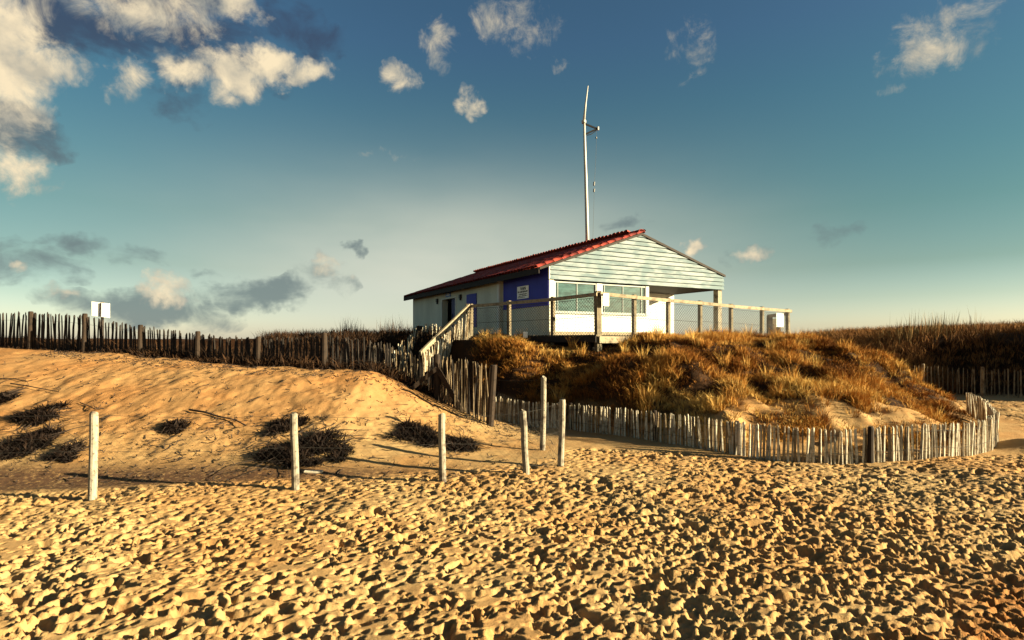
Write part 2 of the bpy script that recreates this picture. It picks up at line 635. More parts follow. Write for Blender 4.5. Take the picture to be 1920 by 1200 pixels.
def left_dune(x, y):
    hc = np.interp(x, [-60, -20, -13.9, -8.8, -6.2, -4.6, -3.3, -2.5, -1.35, -0.47, 0.5], [1.9, 1.9, 1.80, 1.59, 1.37, 1.34, 1.26, 0.92, 0.47, 0.18, 0])
    yf = np.interp(x, [-60, -8, -3, -0.5, 1], [7.9, 8.0, 8.2, 9.0, 10.5])
    yc = crest_y(x)
    z = hc * prof((y - yf) / (yc - yf), 0.55)
    z = np.where(y > yc, hc - 0.16 * np.clip(y - yc, 0, 6), z)
    return z


FOOT_X = [-8, -3.2, -2.2, -1.6, -1.0, -0.4, 1.28, 3.35, 4.2, 5.4, 7.0, 7.85, 9.0, 12, 30]
FOOT_Y = [20, 18, 16.6, 15.3, 14.3, 13.9, 13.25, 11.2, 10.0, 9.65, 9.7, 10.0, 10.6, 12.0, 20]
TOP_X = [-8, -1, 2.34, 5.4, 10, 14]
TOP_Y = [21, 17.2, 15.5, 16.8, 18.6, 20]
XR_Y = [9, 10.6, 11.6, 12.9, 14.5, 16, 20, 26, 40]
XR_X = [8.0, 9.0, 9.9, 10.9, 11.9, 12.6, 13.6, 15.0, 18]


def grass_dune(x, y):
    yf = np.interp(x, FOOT_X, FOOT_Y)
    yt = np.interp(x, TOP_X, TOP_Y)
    s1 = (y - yf) / np.maximum(yt - yf, 0.5)
    xr = np.interp(y, XR_Y, XR_X)
    s2 = (xr - x) / 4.6
    s = np.minimum(s1, s2)
    return 2.08 * prof(s, 0.35)


def back_land(x, y):
    h = np.interp(x, [-60, -14, -10, -6.5, -3, 3, 10, 16, 24], [0.9, 1.0, 1.35, 2.05, 2.1, 2.1, 1.7, 1.0, 1.0])
    z = h * sst((y - np.maximum(14.6, crest_y(x) + 0.3)) / 4.5)
    z = np.where(x > 9, z * sst((y - 22) / 5.0), z)
    return z - np.clip(y - 45, 0, 60) * 0.03


def right_dune(x, y):
    # dune beyond the back fence, and the taller ridge off to the right
    a = np.interp(x, [10, 14, 18, 24, 40], [0.7, 1.35, 2.2, 2.5, 2.6]) * sst((y - (19.9 + (17 - x) * 0.25)) / 6.0) * sst((x - 8) / 5)
    ry = np.clip((y - 15.8) / 1.9, 0, 1) * np.clip((26 - y) / 3, 0, 1)
    b = 3.3 * sst((x - 20.5) / 4.5) * sst(ry)
    return np.maximum(a, b)


def foot_mask(x, y):
    """1 where the beach is trodden"""
    m = 1 - sst((y - np.interp(x, [-60, -8, -3, -0.5, 0.6, 1.4], [7.35, 7.35, 8.0, 8.6, 9.1, 9.7])) / 0.35)
    r = sst((x - 0.75) / 0.5) * (1 - sst((y - np.interp(x, [0, 1.3, 3.0, 4.4, 5, 30], [9.5, 10.3, 10.1, 9.5, 9.3, 9.3])) / 0.35))
    v = sst((x - np.interp(y, XR_Y, XR_X) - 0.6) / 0.5) * (1 - sst((y - 19) / 1.0))
    return np.clip(np.maximum(np.maximum(m, r), v), 0, 1)


# footprint height raster
FX0, FX1, FY0, FY1, FR = -12.0, 20.0, 2.2, 20.0, 0.0125
fw, fh = int((FX1 - FX0) / FR), int((FY1 - FY0) / FR)
FOOTR = np.zeros((fh, fw), dtype=np.float32)


def stamp_feet():
    n = 215000
    xs = RNG.uniform(FX0, FX1, n)
    ys = FY0 + (FY1 - FY0) * RNG.random(n) ** 1.25
    lf = fbm(xs, ys, 0.55, 230, 3)          # more and less trodden stretches
    keep = (np.abs(xs) < ys * 0.95 + 3.2) & ~((xs < 0.2) & (ys > 9.6)) & (RNG.random(n) < 0.66 + 0.9 * lf) & (foot_mask(xs, ys) > 0.02)
    sz = RNG.random(n)
    for x, y, q in zip(xs[keep], ys[keep], sz[keep]):
        a = RNG.normal(0.12, 0.5) + (math.pi if RNG.random() < 0.5 else 0)
        la = RNG.uniform(0.025, 0.046) if q < 0.74 else (RNG.uniform(0.046, 0.070) if q < 0.972 else RNG.uniform(0.075, 0.13))
        lb = la * RNG.uniform(0.42, 0.75)
        dep = RNG.uniform(0.55, 1.15) * 0.043 * (la / 0.048) ** 0.65
        R = la * 1.7
        i0, i1 = int((y - R - FY0) / FR), int((y + R - FY0) / FR) + 1
        j0, j1 = int((x - R - FX0) / FR), int((x + R - FX0) / FR) + 1
        i0 = max(i0, 0); j0 = max(j0, 0); i1 = min(i1, fh); j1 = min(j1, fw)
        if i1 <= i0 or j1 <= j0:
            continue
        yy = (np.arange(i0, i1) * FR + FY0 - y)[:, None]
        xx = (np.arange(j0, j1) * FR + FX0 - x)[None, :]
        u = (xx * math.cos(a) + yy * math.sin(a)) / la
        v = (-xx * math.sin(a) + yy * math.cos(a)) / lb
        r = np.sqrt(u * u + v * v) * (1 + 0.16 * np.sin(3 * np.arctan2(v, u) + x * 9))
        old = FOOTR[i0:i1, j0:j1]
        k = 1 - sst((r - 0.62) / 0.42)
        rim = 0.16 * dep * np.exp(-((r - 1.15) / 0.22) ** 2) * (1 + 0.6 * u)
        FOOTR[i0:i1, j0:j1] = np.clip(old * (1 - k) + (-dep + 0.25 * old) * k + rim * (old < 0.03), -0.11, 0.05)


stamp_feet()


def foot_h(x, y):
    j = np.clip((x - FX0) / FR, 0, fw - 1.001); i = np.clip((y - FY0) / FR, 0, fh - 1.001)
    j0 = j.astype(int); i0 = i.astype(int); fj = j - j0; fi = i - i0
    j1 = np.minimum(j0 + 1, fw - 1); i1 = np.minimum(i0 + 1, fh - 1)
    v = (FOOTR[i0, j0] * (1 - fj) + FOOTR[i0, j1] * fj) * (1 - fi) + (FOOTR[i1, j0] * (1 - fj) + FOOTR[i1, j1] * fj) * fi
    inside = (x > FX0) & (x < FX1) & (y > FY0) & (y < FY1)
    return np.where(inside, v, 0)


def deck_edge_dist(x, y):
    ax, ay, bx, by = 2.34, 15.5, -1.2, 18.7
    t = np.clip(((x - ax) * (bx - ax) + (y - ay) * (by - ay)) / ((bx - ax) ** 2 + (by - ay) ** 2), 0, 1)
    return np.hypot(x - ax - t * (bx - ax), y - ay - t * (by - ay))


def terrain(x, y, detail=True):
    x = np.asarray(x, dtype=float); y = np.asarray(y, dtype=float)
    ld = left_dune(x, y); gd = grass_dune(x, y); bl = back_land(x, y); rd = right_dune(x, y)
    z = np.maximum(np.maximum(ld, gd), np.maximum(bl, rd))
    on_g = sst(gd / 0.35)
    on_l = sst(ld / 0.4)
    z = z + fbm(x, y, 0.22, 3, 3) * 0.10 * sst((y - 3) / 6)
    if detail:
        z = z + on_g * (fbm(x, y, 0.75, 21, 3) * 0.62 + fbm(x, y, 2.6, 25, 2) * 0.10) * sst((2.6 - gd) / 1.0) * (1 - sst((gd - 1.9) / 0.15) * 0.8)
        z = z + on_l * (fbm(x, y, 0.6, 41, 3) * 0.10 + fbm(x, y, 3.0, 44, 3) * 0.05 + fbm(x, y, 9.0, 47, 2) * 0.018)
        m = foot_mask(x, y) * (1 - on_g) * (1 - sst((ld - 0.05) / 0.2))
        z = z + m * (foot_h(x, y) + fbm(x, y, 1.1, 61, 2) * 0.06 + fbm(x, y, 13.0, 63, 2) * 0.006)
        z = z + (1 - m) * fbm(x, y, 6.0, 71, 2) * 0.012
        z = z - 0.22 * np.exp(-(((x - 2.0) / 1.7) ** 2 + ((y - 15.3) / 0.9) ** 2))
        z = z - 0.17 * np.exp(-(deck_edge_dist(x, y) / 0.75) ** 2)
        # drift of clean sand against the fence's outer corner
        z = z + 0.20 * np.exp(-(((x - 9.55) / 0.45) ** 2 + ((y - 10.45) / 0.5) ** 2))
    return z


def TZ(x, y):
    return float(terrain(np.array([x]), np.array([y]))[0])


def spaced(*segs):
    out = []
    for a, b, st in segs:
        n = max(1, int(round((b - a) / st)))
        out.append(np.linspace(a, b, n, endpoint=False))
    out.append(np.array([segs[-1][1]]))
    return np.concatenate(out)


def geo(a, b, n):
    t = np.linspace(0, 1, n, endpoint=False)
    return a + (b - a) * t


def xs_grid(fine, half, mid):
    return spaced((-400, -100, 50), (-100, -40, 6), (-40, -14, 0.6), (-14, -half, mid), (-half, half, fine), (half, 19, mid), (19, 40, 0.6), (40, 100, 6), (100, 400, 50))


# finer sheet where the beach is near, coarser behind and far off
GRIDS = [
    (xs_grid(0.10, 10.0, 0.3), spaced((-80, -10, 10), (-10, 2.2, 0.6), (2.2, 3.2, 0.06))),
    (xs_grid(0.0155, 7.4, 0.06), spaced((3.2, 6.5, 0.0135))),
    (xs_grid(0.0255, 10.5, 0.065), spaced((6.5, 10.6, 0.021), (10.6, 15, 0.06), (15, 20, 0.09), (20, 40, 0.5), (40, 100, 5), (100, 500, 50))),
]


def build_ground():
    xs, ys, qs = [], [], []
    off = 0
    for gx, gy in GRIDS:
        X, Y = np.meshgrid(gx, gy)
        nx, ny = len(gx), len(gy)
        idx = np.arange(nx * ny).reshape(ny, nx) + off
        qs.append(np.stack([idx[:-1, :-1].ravel(), idx[:-1, 1:].ravel(), idx[1:, 1:].ravel(), idx[1:, :-1].ravel()], 1))
        xs.append(X.ravel()); ys.append(Y.ravel())
        off += nx * ny
    x = np.concatenate(xs); y = np.concatenate(ys); q = np.concatenate(qs)
    V = np.stack([x, y, terrain(x, y)], 1)
    cx = (x[q[:, 0]] + x[q[:, 1]]) / 2; cy = (y[q[:, 0]] + y[q[:, 3]]) / 2
    ld = left_dune(cx, cy); gd = grass_dune(cx, cy); bl = back_land(cx, cy); rd = right_dune(cx, cy)
    lab = np.zeros(len(q), int)
    lab[(ld > 0.06) & (ld >= gd)] = 1
    lab[(gd > 0.06) & (gd > ld)] = 2
    lab[(rd > 0.12) & (rd > gd)] = 3
    lab[((bl > 0.12) & (bl >= ld) & (bl >= gd) & (bl >= rd)) | (cy > 48)] = 3
    # ground attributes
    deb = np.clip((1 - sst((left_dune(x, y) - 0.12) / 0.35)), 0, 1) * (1 - foot_mask(x, y)) * (x < 0.6) * sst((y - 7.2) / 0.4) * (1 - sst((y - 8.35) / 0.7))
    deb = np.maximum(deb, 0.55 * sst((y - crest_y(x) + 0.6) / 0.8) * (x < -1) * (y < 20))
    gdv = grass_dune(x, y)
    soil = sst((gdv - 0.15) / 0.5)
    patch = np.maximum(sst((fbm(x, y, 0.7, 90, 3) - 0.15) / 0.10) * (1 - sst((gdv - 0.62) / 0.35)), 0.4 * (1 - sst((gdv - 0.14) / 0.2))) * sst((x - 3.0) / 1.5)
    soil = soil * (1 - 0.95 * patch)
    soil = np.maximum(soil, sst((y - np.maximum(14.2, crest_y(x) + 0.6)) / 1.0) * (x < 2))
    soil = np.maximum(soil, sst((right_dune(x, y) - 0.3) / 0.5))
    soil = np.maximum(soil, sst((right_dune(x, y) - 0.02) / 0.15))  # soil tone spread lower to put the slope's shade into colour
    clay = sst((x - 2.0 + (4.0 - y) * 1.2 + fbm(x, y, 0.9, 210, 3) * 1.5) / 1.6) * (1 - sst((y - 4.3) / 1.2))
    dune = sst((left_dune(x, y) - 0.1) / 0.6)
    names = {0: "beach_sand", 1: "sand_dune", 2: "grassy_dune", 3: "back_dunes"}
    labels = {0: "trodden yellow beach sand covered in footprints", 1: "smooth yellow sand dune below the dark paling fence",
              2: "dune overgrown with dry orange grass below the hut", 3: "brown dunes along the skyline behind the hut"}
    for k, nm in names.items():
        f = q[lab == k]
        if not len(f):
            continue
        used, inv = np.unique(f, return_inverse=True)
        me = fast_mesh(nm, V[used], [inv.reshape(f.shape)], M_SAND, True)
        for an, arr in (("debris", deb), ("soil", soil), ("clay", clay), ("dune", dune)):
            a = me.attributes.new(an, 'FLOAT', 'POINT')
            a.data.foreach_set("value", arr[used].astype(np.float32))
        o = put_mesh(nm, me)
        tag(o, labels[k], "ground", kind="structure")


build_ground()

# ------------------------------------------------------------------ hut
H0 = Vector((1.245, 18.85, 0))
HA = math.radians(28.6)
HU = Vector((math.cos(HA), math.sin(HA), 0))
HV = Vector((-math.sin(HA), math.cos(HA), 0))
FLOORZ = 2.22


def hp(u, v, z):
    p = H0 + HU * u + HV * v
    return (p.x, p.y, z)


hut = empty("beach_hut", hp(0, 0, FLOORZ), "white lifeguard hut with red tiled roof and clapboard gable on the dune", "hut")
HL = 13.7       # length
HW = 8.29       # width under the roof
CEIL = 4.10
RU = 3.97       # ridge position
RZ = 5.98
EZ = 4.60       # roof plane height above the left wall
SL = (RZ - EZ) / RU


def roofz(u):
    return EZ + SL * u if u <= RU else RZ - (RZ - 4.70) * (u - RU) / (HW - RU)


def hbox(name, u0, u1, v0, v1, z0, z1, mat, parent=hut, bevel=0.0):
    m = MB()
    m.box(u0, u1, v0, v1, z0, z1, hp)
    return m.build(name, mat, parent, bevel=bevel)


def build_hut():
    T = 0.18
    # left wall: lower plinth, front blue bay, rear block with a door opening
    m = MB()
    m.box(0, T, 0, 3.36, FLOORZ, 4.52, hp)
    m.box(-0.10, T, 3.36, 7.76, FLOORZ, 4.52, hp)
    m.box(-0.10, T, 7.76, 9.38, 4.0, 4.52, hp)
    m.box(-0.10, T, 9.38, HL, FLOORZ - 0.3, 4.52, hp)
    m.build("side_wall", M_WALL_SIDE, hut)
    hbox("blue_panel", -0.03, 0.0, 0.02, 3.24, 3.22, 4.50, M_BLUE)
    hbox("corner_trim", -0.17, -0.102, 3.36, 3.52, FLOORZ, 4.45, M_WALL, bevel=0.008)
    # rear and right walls
    hbox("rear_wall", T, HW - 0.1, HL - T, HL, FLOORZ - 0.3, 4.6, M_WALL_SIDE)
    hbox("right_wall", HW - 0.3, HW - 0.12, 2.78, HL - T, FLOORZ - 0.3, CEIL - 0.004, M_WALL)
    # recessed wall behind the veranda
    hbox("veranda_wall", 4.18, HW - 0.12, 2.6, 2.776, FLOORZ, CEIL - 0.004, M_WALL)
    hbox("return_wall", 4.18, 4.36, T, 2.598, FLOORZ, CEIL - 0.004, M_WALL)
    # glazed front wall
    m = MB()
    m.box(T, 4.36, 0, T, FLOORZ, 3.0, hp)
    m.box(0.002 + T, 0.23, 0, T, 3.0, 4.045, hp)
    m.box(1.96, 2.20, 0, T, 3.0, 4.045, hp)
    m.box(4.23, 4.36, 0, T, 3.0, 4.045, hp)
    m.build("front_wall", M_WALL, hut)
    hbox("base_board", 0.0, 4.36, -0.035, -0.002, FLOORZ, FLOORZ + 0.13, M_RAIL)
    for u0, u1, mul in ((0.23, 1.96, (0.36, 1.15)), (2.20, 4.23, (2.32, 3.16, 4.02))):
        w = hbox("window", u0, u1, 0.075, 0.081, 3.0, 4.045, M_BLACKMETAL)
        fr = MB()
        fr.box(u0, u1, 0.02, 0.10, 3.0, 3.05, hp)
        fr.box(u0, u1, 0.02, 0.10, 4.0, 4.045, hp)
        fr.box(u0, u0 + 0.04, 0.02, 0.10, 3.05, 4.0, hp)
        fr.box(u1 - 0.04, u1, 0.02, 0.10, 3.05, 4.0, hp)
        fr.build("frame", M_FRAME, w)
        edges = [u0 + 0.04] + list(mul) + [u1 - 0.04]
        for a, b in zip(edges[:-1], edges[1:]):
            hbox("pane", a + 0.012, b - 0.012, 0.060, 0.068, 3.05, 4.0, M_GLASS, w)
        for c in mul:
            hbox("mullion", c - 0.012, c + 0.012, 0.035, 0.09, 3.05, 4.0, M_FRAME, w)
        hbox("sill", u0 - 0.05, u1 + 0.05, -0.06, 0.018, 2.955, 2.998, M_FRAME, w)
    # ceiling / veranda soffit
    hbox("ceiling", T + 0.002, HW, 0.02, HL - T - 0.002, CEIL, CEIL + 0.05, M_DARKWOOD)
    hbox("floor", T + 0.002, HW - 0.31, T + 0.002, HL - T - 0.002, FLOORZ - 0.05, FLOORZ + 0.02, M_FLOOR)
    # door: dark opening with a leaf half shut
    d = hbox("door", -0.02, 0.03, 7.78, 8.42, FLOORZ + 0.02, 3.98, M_NAVY)
    hbox("handle", -0.06, -0.022, 8.32, 8.36, 3.15, 3.29, M_BLACKMETAL, d)
    m = MB()
    m.box(-0.13, -0.102, 7.68, 7.758, FLOORZ, 4.06, hp)
    m.box(-0.13, -0.102, 9.382, 9.46, FLOORZ, 4.06, hp)
    m.box(-0.13, -0.102, 7.76, 9.38, 4.002, 4.06, hp)
    m.build("door_frame", M_WALL, hut)
    hbox("shutter", -0.14, -0.103, 5.49, 6.47, 2.62, 4.04, M_BLUE, bevel=0.006)
    # lamps flanking the door
    for v in (7.12, 9.95):
        m = MB()
        m.box(-0.20, -0.102, v - 0.07, v + 0.07, 3.93, 4.10, hp)
        m.box(-0.18, -0.11, v - 0.05, v + 0.05, 3.84, 3.928, hp)
        m.build("wall_lamp", M_BLACKMETAL, hut, bevel=0.01)
    # veranda post
    vp = hbox("veranda_post", HW - 0.27, HW - 0.03, 0.03, 0.27, 1.75, CEIL - 0.002, M_POST_PALE, bevel=0.012)
    hbox("blue_band", HW - 0.285, HW - 0.015, 0.015, 0.285, 2.32, 2.48, M_NAVY, vp)
    # gable cladding, each board its own piece
    bh = 0.158
    z = 4.085
    k = 0
    while z < RZ - 0.12:
        za, zb = z + 0.012 + random.uniform(0, .006), min(z + bh - 0.004, RZ - 0.03)

        def span(zz):
            zz = zz + 0.05
            a = max(0.0, (zz - EZ) / SL) if zz > EZ else -0.0
            b = HW if zz <= 4.70 else HW - (zz - 4.70) / ((RZ - 4.70) / (HW - RU))
            return a, b
        a0, b0 = span(za)
        a1, b1 = span(zb)
        if b1 - a1 < 0.05:
            a1 = b1 = RU
            a1 -= 0.03; b1 += 0.03
        t0, t1 = -0.060, -0.014   # lower edge stands proud
        m = MB()
        m.hexa([hp(a0, t0, za), hp(b0, t0, za), hp(b0, 0.018, za), hp(a0, 0.018, za),
                hp(a1, t1, zb), hp(b1, t1, zb), hp(b1, 0.018, zb), hp(a1, 0.018, zb)])
        m.build("clapboard", M_CLAP, hut)
        z += bh
        k += 1
    m = MB()
    m.add([hp(0.03, 0.021, 4.1), hp(HW - 0.03, 0.021, 4.1), hp(HW - 0.03, 0.021, 4.62), hp(RU, 0.021, RZ - 0.1), hp(0.03, 0.021, 4.52),
           hp(0.03, 0.05, 4.1), hp(HW - 0.03, 0.05, 4.1), hp(HW - 0.03, 0.05, 4.62), hp(RU, 0.05, RZ - 0.1), hp(0.03, 0.05, 4.52)],
          [(0, 1, 2, 3, 4), (9, 8, 7, 6, 5), (0, 5, 6, 1), (1, 6, 7, 2), (2, 7, 8, 3), (3, 8, 9, 4), (4, 9, 5, 0)])
    m.build("lap_shadow_sheet", M_DARKWOOD, hut)  # dark sheet added so the board gaps read as lap shadow
    hbox("gable_corner_board", -0.035, -0.002, -0.045, 0.018, 4.085, 4.56, M_WALL)
    # roof deck under the tiles: thin slabs with a dark fascia
    v0, v1 = -0.06, HL + 0.55
    ue = -0.42
    rl = MB()

    def slab(mb, ua, ub, va, vb, th):
        za, zb = roofz(ua), roofz(ub)
        mb.hexa([hp(ua, va, za - th), hp(ub, va, zb - th), hp(ub, vb, zb - th), hp(ua, vb, za - th),
                 hp(ua, va, za), hp(ub, va, zb), hp(ub, vb, zb), hp(ua, vb, za)])
    slab(rl, ue, RU, v0, v1, 0.06)
    slab(rl, RU, HW + 0.05, v0, v1, 0.06)
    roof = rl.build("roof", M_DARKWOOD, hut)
    hbox("fascia", ue - 0.03, ue - 0.002, v0, v1, roofz(ue) - 0.20, roofz(ue) + 0.01, M_DARKWOOD, roof)
    # rafter tails under the left eave
    for i in range(16):
        v = 0.6 + i * 0.86
        m = MB()
        m.hexa([hp(ue, v, roofz(ue) - 0.17), hp(-0.11, v, roofz(-0.11) - 0.19), hp(-0.11, v + 0.07, roofz(-0.11) - 0.19), hp(ue, v + 0.07, roofz(ue) - 0.17),
                hp(ue, v, roofz(ue) - 0.063), hp(-0.11, v, roofz(-0.11) - 0.063), hp(-0.11, v + 0.07, roofz(-0.11) - 0.063), hp(ue, v + 0.07, roofz(ue) - 0.063)])
        m.build("rafter", M_DARKWOOD, roof)
    # barge board along the gable verge
    m = MB()
    for (ua, ub) in ((ue, RU), (RU, HW + 0.05)):
        za, zb = roofz(ua), roofz(ub)
        m.hexa([hp(ua, v0 - 0.02, za - 0.075), hp(ub, v0 - 0.02, zb - 0.075), hp(ub, v0 - 0.002, zb - 0.075), hp(ua, v0 - 0.002, za - 0.075),
                hp(ua, v0 - 0.02, za + 0.01), hp(ub, v0 - 0.02, zb + 0.01), hp(ub, v0 - 0.002, zb + 0.01), hp(ua, v0 - 0.002, za + 0.01)])
    m.build("barge_board", M_DARKWOOD, roof)

    # barrel tiles
    def tile_geo(length, r0, r1, seg=5, th=0.016):
        vs = []; fs = []
        for (xx, r) in ((0.0, r0), (length, r1)):
            for lift in (0.0, th):
                for k in range(seg + 1):
                    a = math.pi * k / seg
                    vs.append((xx, -math.cos(a) * (r + lift), math.sin(a) * (r + lift) * 0.75))
        n = seg + 1
        for k in range(seg):
            fs.append((n + k, n + k + 1, 3 * n + k + 1, 3 * n + k))      # top
            fs.append((k + 1, k, n + k, n + k + 1))                       # lower end
            fs.append((2 * n + k, 2 * n + k + 1, 3 * n + k + 1, 3 * n + k))
        return vs, fs
    tv, tf = tile_geo(0.44, 0.115, 0.10)
    tile_me = bpy.data.meshes.new("roof_tile")
    tile_me.from_pydata(tv, [], tf)
    for p in tile_me.polygons:
        p.use_smooth = True
    tile_me.materials.append(M_TILE)
    places = []
    pitch = 0.232
    ncol = int((v1 - v0) / pitch)
    for side in (0, 1):
        if side == 0:
            ang = math.atan(SL); ul = RU - ue + 0.06; sgn = 1
        else:
            ang = math.atan((RZ - 4.70) / (HW - RU)); ul = HW + 0.10 - RU; sgn = -1
        rows = int(ul / math.cos(ang) / 0.345) + 1
        for r in range(rows):
            for c in range(ncol):
                s = r * 0.345 * math.cos(ang)
                u = (ue - 0.06 + s) if side == 0 else (HW + 0.10 - s)
                if side == 0 and u > RU - 0.1 or side == 1 and u < RU + 0.1:
                    continue
                v = v0 + 0.115 + c * pitch
                if side == 1 and c < 2:
                    continue
                zz = (EZ + SL * u if side == 0 else RZ - (RZ - 4.70) * (u - RU) / (HW - RU)) + 0.012 + 0.012 * random.random()
                # basis: x up the slope, y along the eave
                ex = (HU * sgn * math.cos(ang) + Vector((0, 0, 1)) * math.sin(ang))
                tiltj = random.gauss(0, 0.02)
                ey = (HV * sgn + HU * tiltj).normalized()
                ex = (ex + Vector((0, 0, 1)) * random.gauss(0.03, 0.012)).normalized()
                ez = ex.cross(ey).normalized()
                ey = ez.cross(ex)
                M = Matrix((ex, ey, ez)).transposed().to_4x4()
                M.translation = Vector(hp(u, v, zz))
                dist = (M.translation - Vector((0, 0, EYE))).length
                places.append((side, dist, M))
    left = sorted([p for p in places if p[0] == 0], key=lambda p: p[1])
    off = abs_loc(roof)
    for _, _, M in left[:290]:
        o = put_mesh("roof_tile", tile_me, None, roof)
        M2 = M.copy(); M2.translation = M.translation - off
        o.matrix_local = M2
    rest = [p[2] for p in left[290:]] + [p[2] for p in places if p[0] == 1]
    tv_ = np.array(tv)
    allv = []; allf = []
    tf_ = np.array(tf)
    for i, M in enumerate(rest):
        R = np.array(M)
        allv.append(tv_ @ R[:3, :3].T + R[:3, 3])
        allf.append(tf_ + i * len(tv_))
    me = fast_mesh("roof_tiles_far", np.concatenate(allv) - np.array(off), [np.concatenate(allf)], M_TILE, True)
    tag(put_mesh("roof_tile_field", me, None, roof), kind="stuff")
    # ridge caps
    rv, rf = tile_geo(0.42, 0.15, 0.135)
    rme = bpy.data.meshes.new("ridge_tile")
    rme.from_pydata(rv, [], rf)
    rme.materials.append(M_TILE)
    for i in range(int((v1 - v0) / 0.37)):
        ex = HV; ey = -HU; ez = Vector((0, 0, 1))
        M = Matrix((ex, ey, ez)).transposed().to_4x4()
        M.translation = Vector(hp(RU, v0 + i * 0.37, RZ + 0.03 + 0.008 * random.random())) - off
        o = put_mesh("ridge_tile", rme, None, roof)
        o.matrix_local = M


build_hut()

# notices on the hut (lift-off boards)
def notice():
    u = -0.034
    r = empty("notice_board", hp(u, 1.7, 3.56), "white notice with dark printed lines on the blue wall panel", "sign")
    m = MB(); m.box(u - 0.02, u, 1.30, 2.11, 3.555, 4.005, hp)
    m.build("board", M_SIGN, r)
    # lettering: word VAN, below it rows too worn to read
    ul = u - 0.024

    def stroke(mb, a, b, w):
        (v0, z0), (v1, z1) = a, b
        mb.bar(hp(ul, v0, z0), hp(ul, v1, z1), w, 0.006, HU)
    t = MB()
    # reads from the rear end of the wall toward the front: v falls as text runs on
    x = 1.86
    for ch in "VAN":
        h0, h1, w = 3.865, 3.97, 0.105
        if ch == "V":
            stroke(t, (x, h1), (x - w / 2, h0), 0.026); stroke(t, (x - w / 2, h0), (x - w, h1), 0.026)
        elif ch == "A":
            stroke(t, (x, h0), (x - w / 2, h1), 0.026); stroke(t, (x - w / 2, h1), (x - w, h0), 0.026); stroke(t, (x - w * .25, h0 + .035), (x - w * .75, h0 + .035), 0.018)
        else:
            stroke(t, (x, h0), (x, h1), 0.024); stroke(t, (x, h1), (x - w, h0), 0.024); stroke(t, (x - w, h0), (x - w, h1), 0.024)
        x -= w + 0.03
    t.build("lettering", M_INK, r)
    t = MB()
    rnd = random.Random(5)
    for z0, hgt, va, vb in ((3.765, 0.075, 2.05, 1.36), (3.69, 0.045, 1.98, 1.40), (3.635, 0.035, 2.0, 1.36), (3.588, 0.03, 2.04, 1.55)):
        v = va
        while v > vb:
            w = rnd.uniform(0.02, 0.05)
            stroke(t, (v, z0 + rnd.uniform(0, hgt * .3)), (v - rnd.uniform(-0.01, 0.02), z0 + hgt * rnd.uniform(.6, 1)), rnd.uniform(0.012, 0.024))
            if rnd.random() < 0.6:
                stroke(t, (v, z0 + hgt * .5), (v - w, z0 + hgt * rnd.choice((.1, .5, .9))), 0.012)
            v -= w
    t.build("worn_print", M_INK, r)


notice()
r = empty("door_sign", hp(-0.12, 8.6, 4.08), "small blue sign above the dark doorway of the hut", "sign")
m = MB(); m.box(-0.125, -0.102, 8.30, 8.92, 4.09, 4.31, hp); m.build("board", M_SIGNBLUE, r)
m = MB(); m.box(-0.129, -0.1255, 8.42, 8.80, 4.16, 4.19, hp); m.box(-0.129, -0.1255, 8.48, 8.74, 4.22, 4.25, hp); m.build("worn_print", M_SIGN, r)

# ------------------------------------------------------------------ mast
def mast():
    b = Vector(hp(RU, 3.31, RZ - 0.02))
    root = empty("signal_mast", b, "tall white mast with black bracket rising from the roof ridge", "mast")
    D = b.y

    def P(x, y, dd=0.0):
        d = D + dd
        return Vector(((x - 960) / F * d, d, EYE + (HOR - y) / F * d))
    pts = [P(1101.5, 470), P(1100.5, 420), P(1098.5, 340), P(1096.5, 280), P(1095.5, 229)]
    pts[0] = Vector((pts[0].x, b.y, RZ - 0.1))
    MB().tube(pts, [0.080, 0.076, 0.068, 0.058, 0.05], 14).build("pole", M_METAL, root, True)
    MB().tube([P(1095, 231), P(1094.5, 226)], 0.095, 12).build("cap", M_METAL, root)
    MB().tube([P(1094.8, 228), P(1098, 195), P(1102.5, 161)], [0.055, 0.038, 0.02], 8).build("whip_antenna", M_METAL, root, True)
    br = MB()
    br.bar(P(1096, 232), P(1121, 242), 0.06, 0.06)
    br.bar(P(1097, 252), P(1121, 241), 0.06, 0.06)
    br.build("bracket", M_BLACKMETAL, root)
    MB().tube([P(1100, 254), P(1108, 252), P(1118, 245)], 0.016, 5).build("cable", M_BLACKMETAL, root)
    MB().tube([P(1121, 238), P(1121, 244)], 0.05, 8).build("pulley", M_METAL, root)
    MB().tube([P(1118.5, 244), P(1117.5, 290), P(1114.5, 345), P(1113, 400), P(1111.5, 452)], 0.0045, 4).build("halyard", M_WIRE, root)
    for y0, y1 in ((341, 348), (354, 360)):
        MB().tube([P(1114.3, y0), P(1113.6, y1)], 0.04, 6).build("block", M_BLACKMETAL, root)
    MB().tube([P(1118, 257), P(1118, 260)], 0.035, 6).build("block", M_BLACKMETAL, root)


mast()

# ------------------------------------------------------------------ deck and its railing
DK_A = Vector((2.34, 15.5, 0))      # corner nearest the beach
DK_B = Vector((9.92, 20.0, 0))      # right end
DK_L = Vector((-1.43, 19.0, 0))     # top of the stairs
DECKZ = 2.20


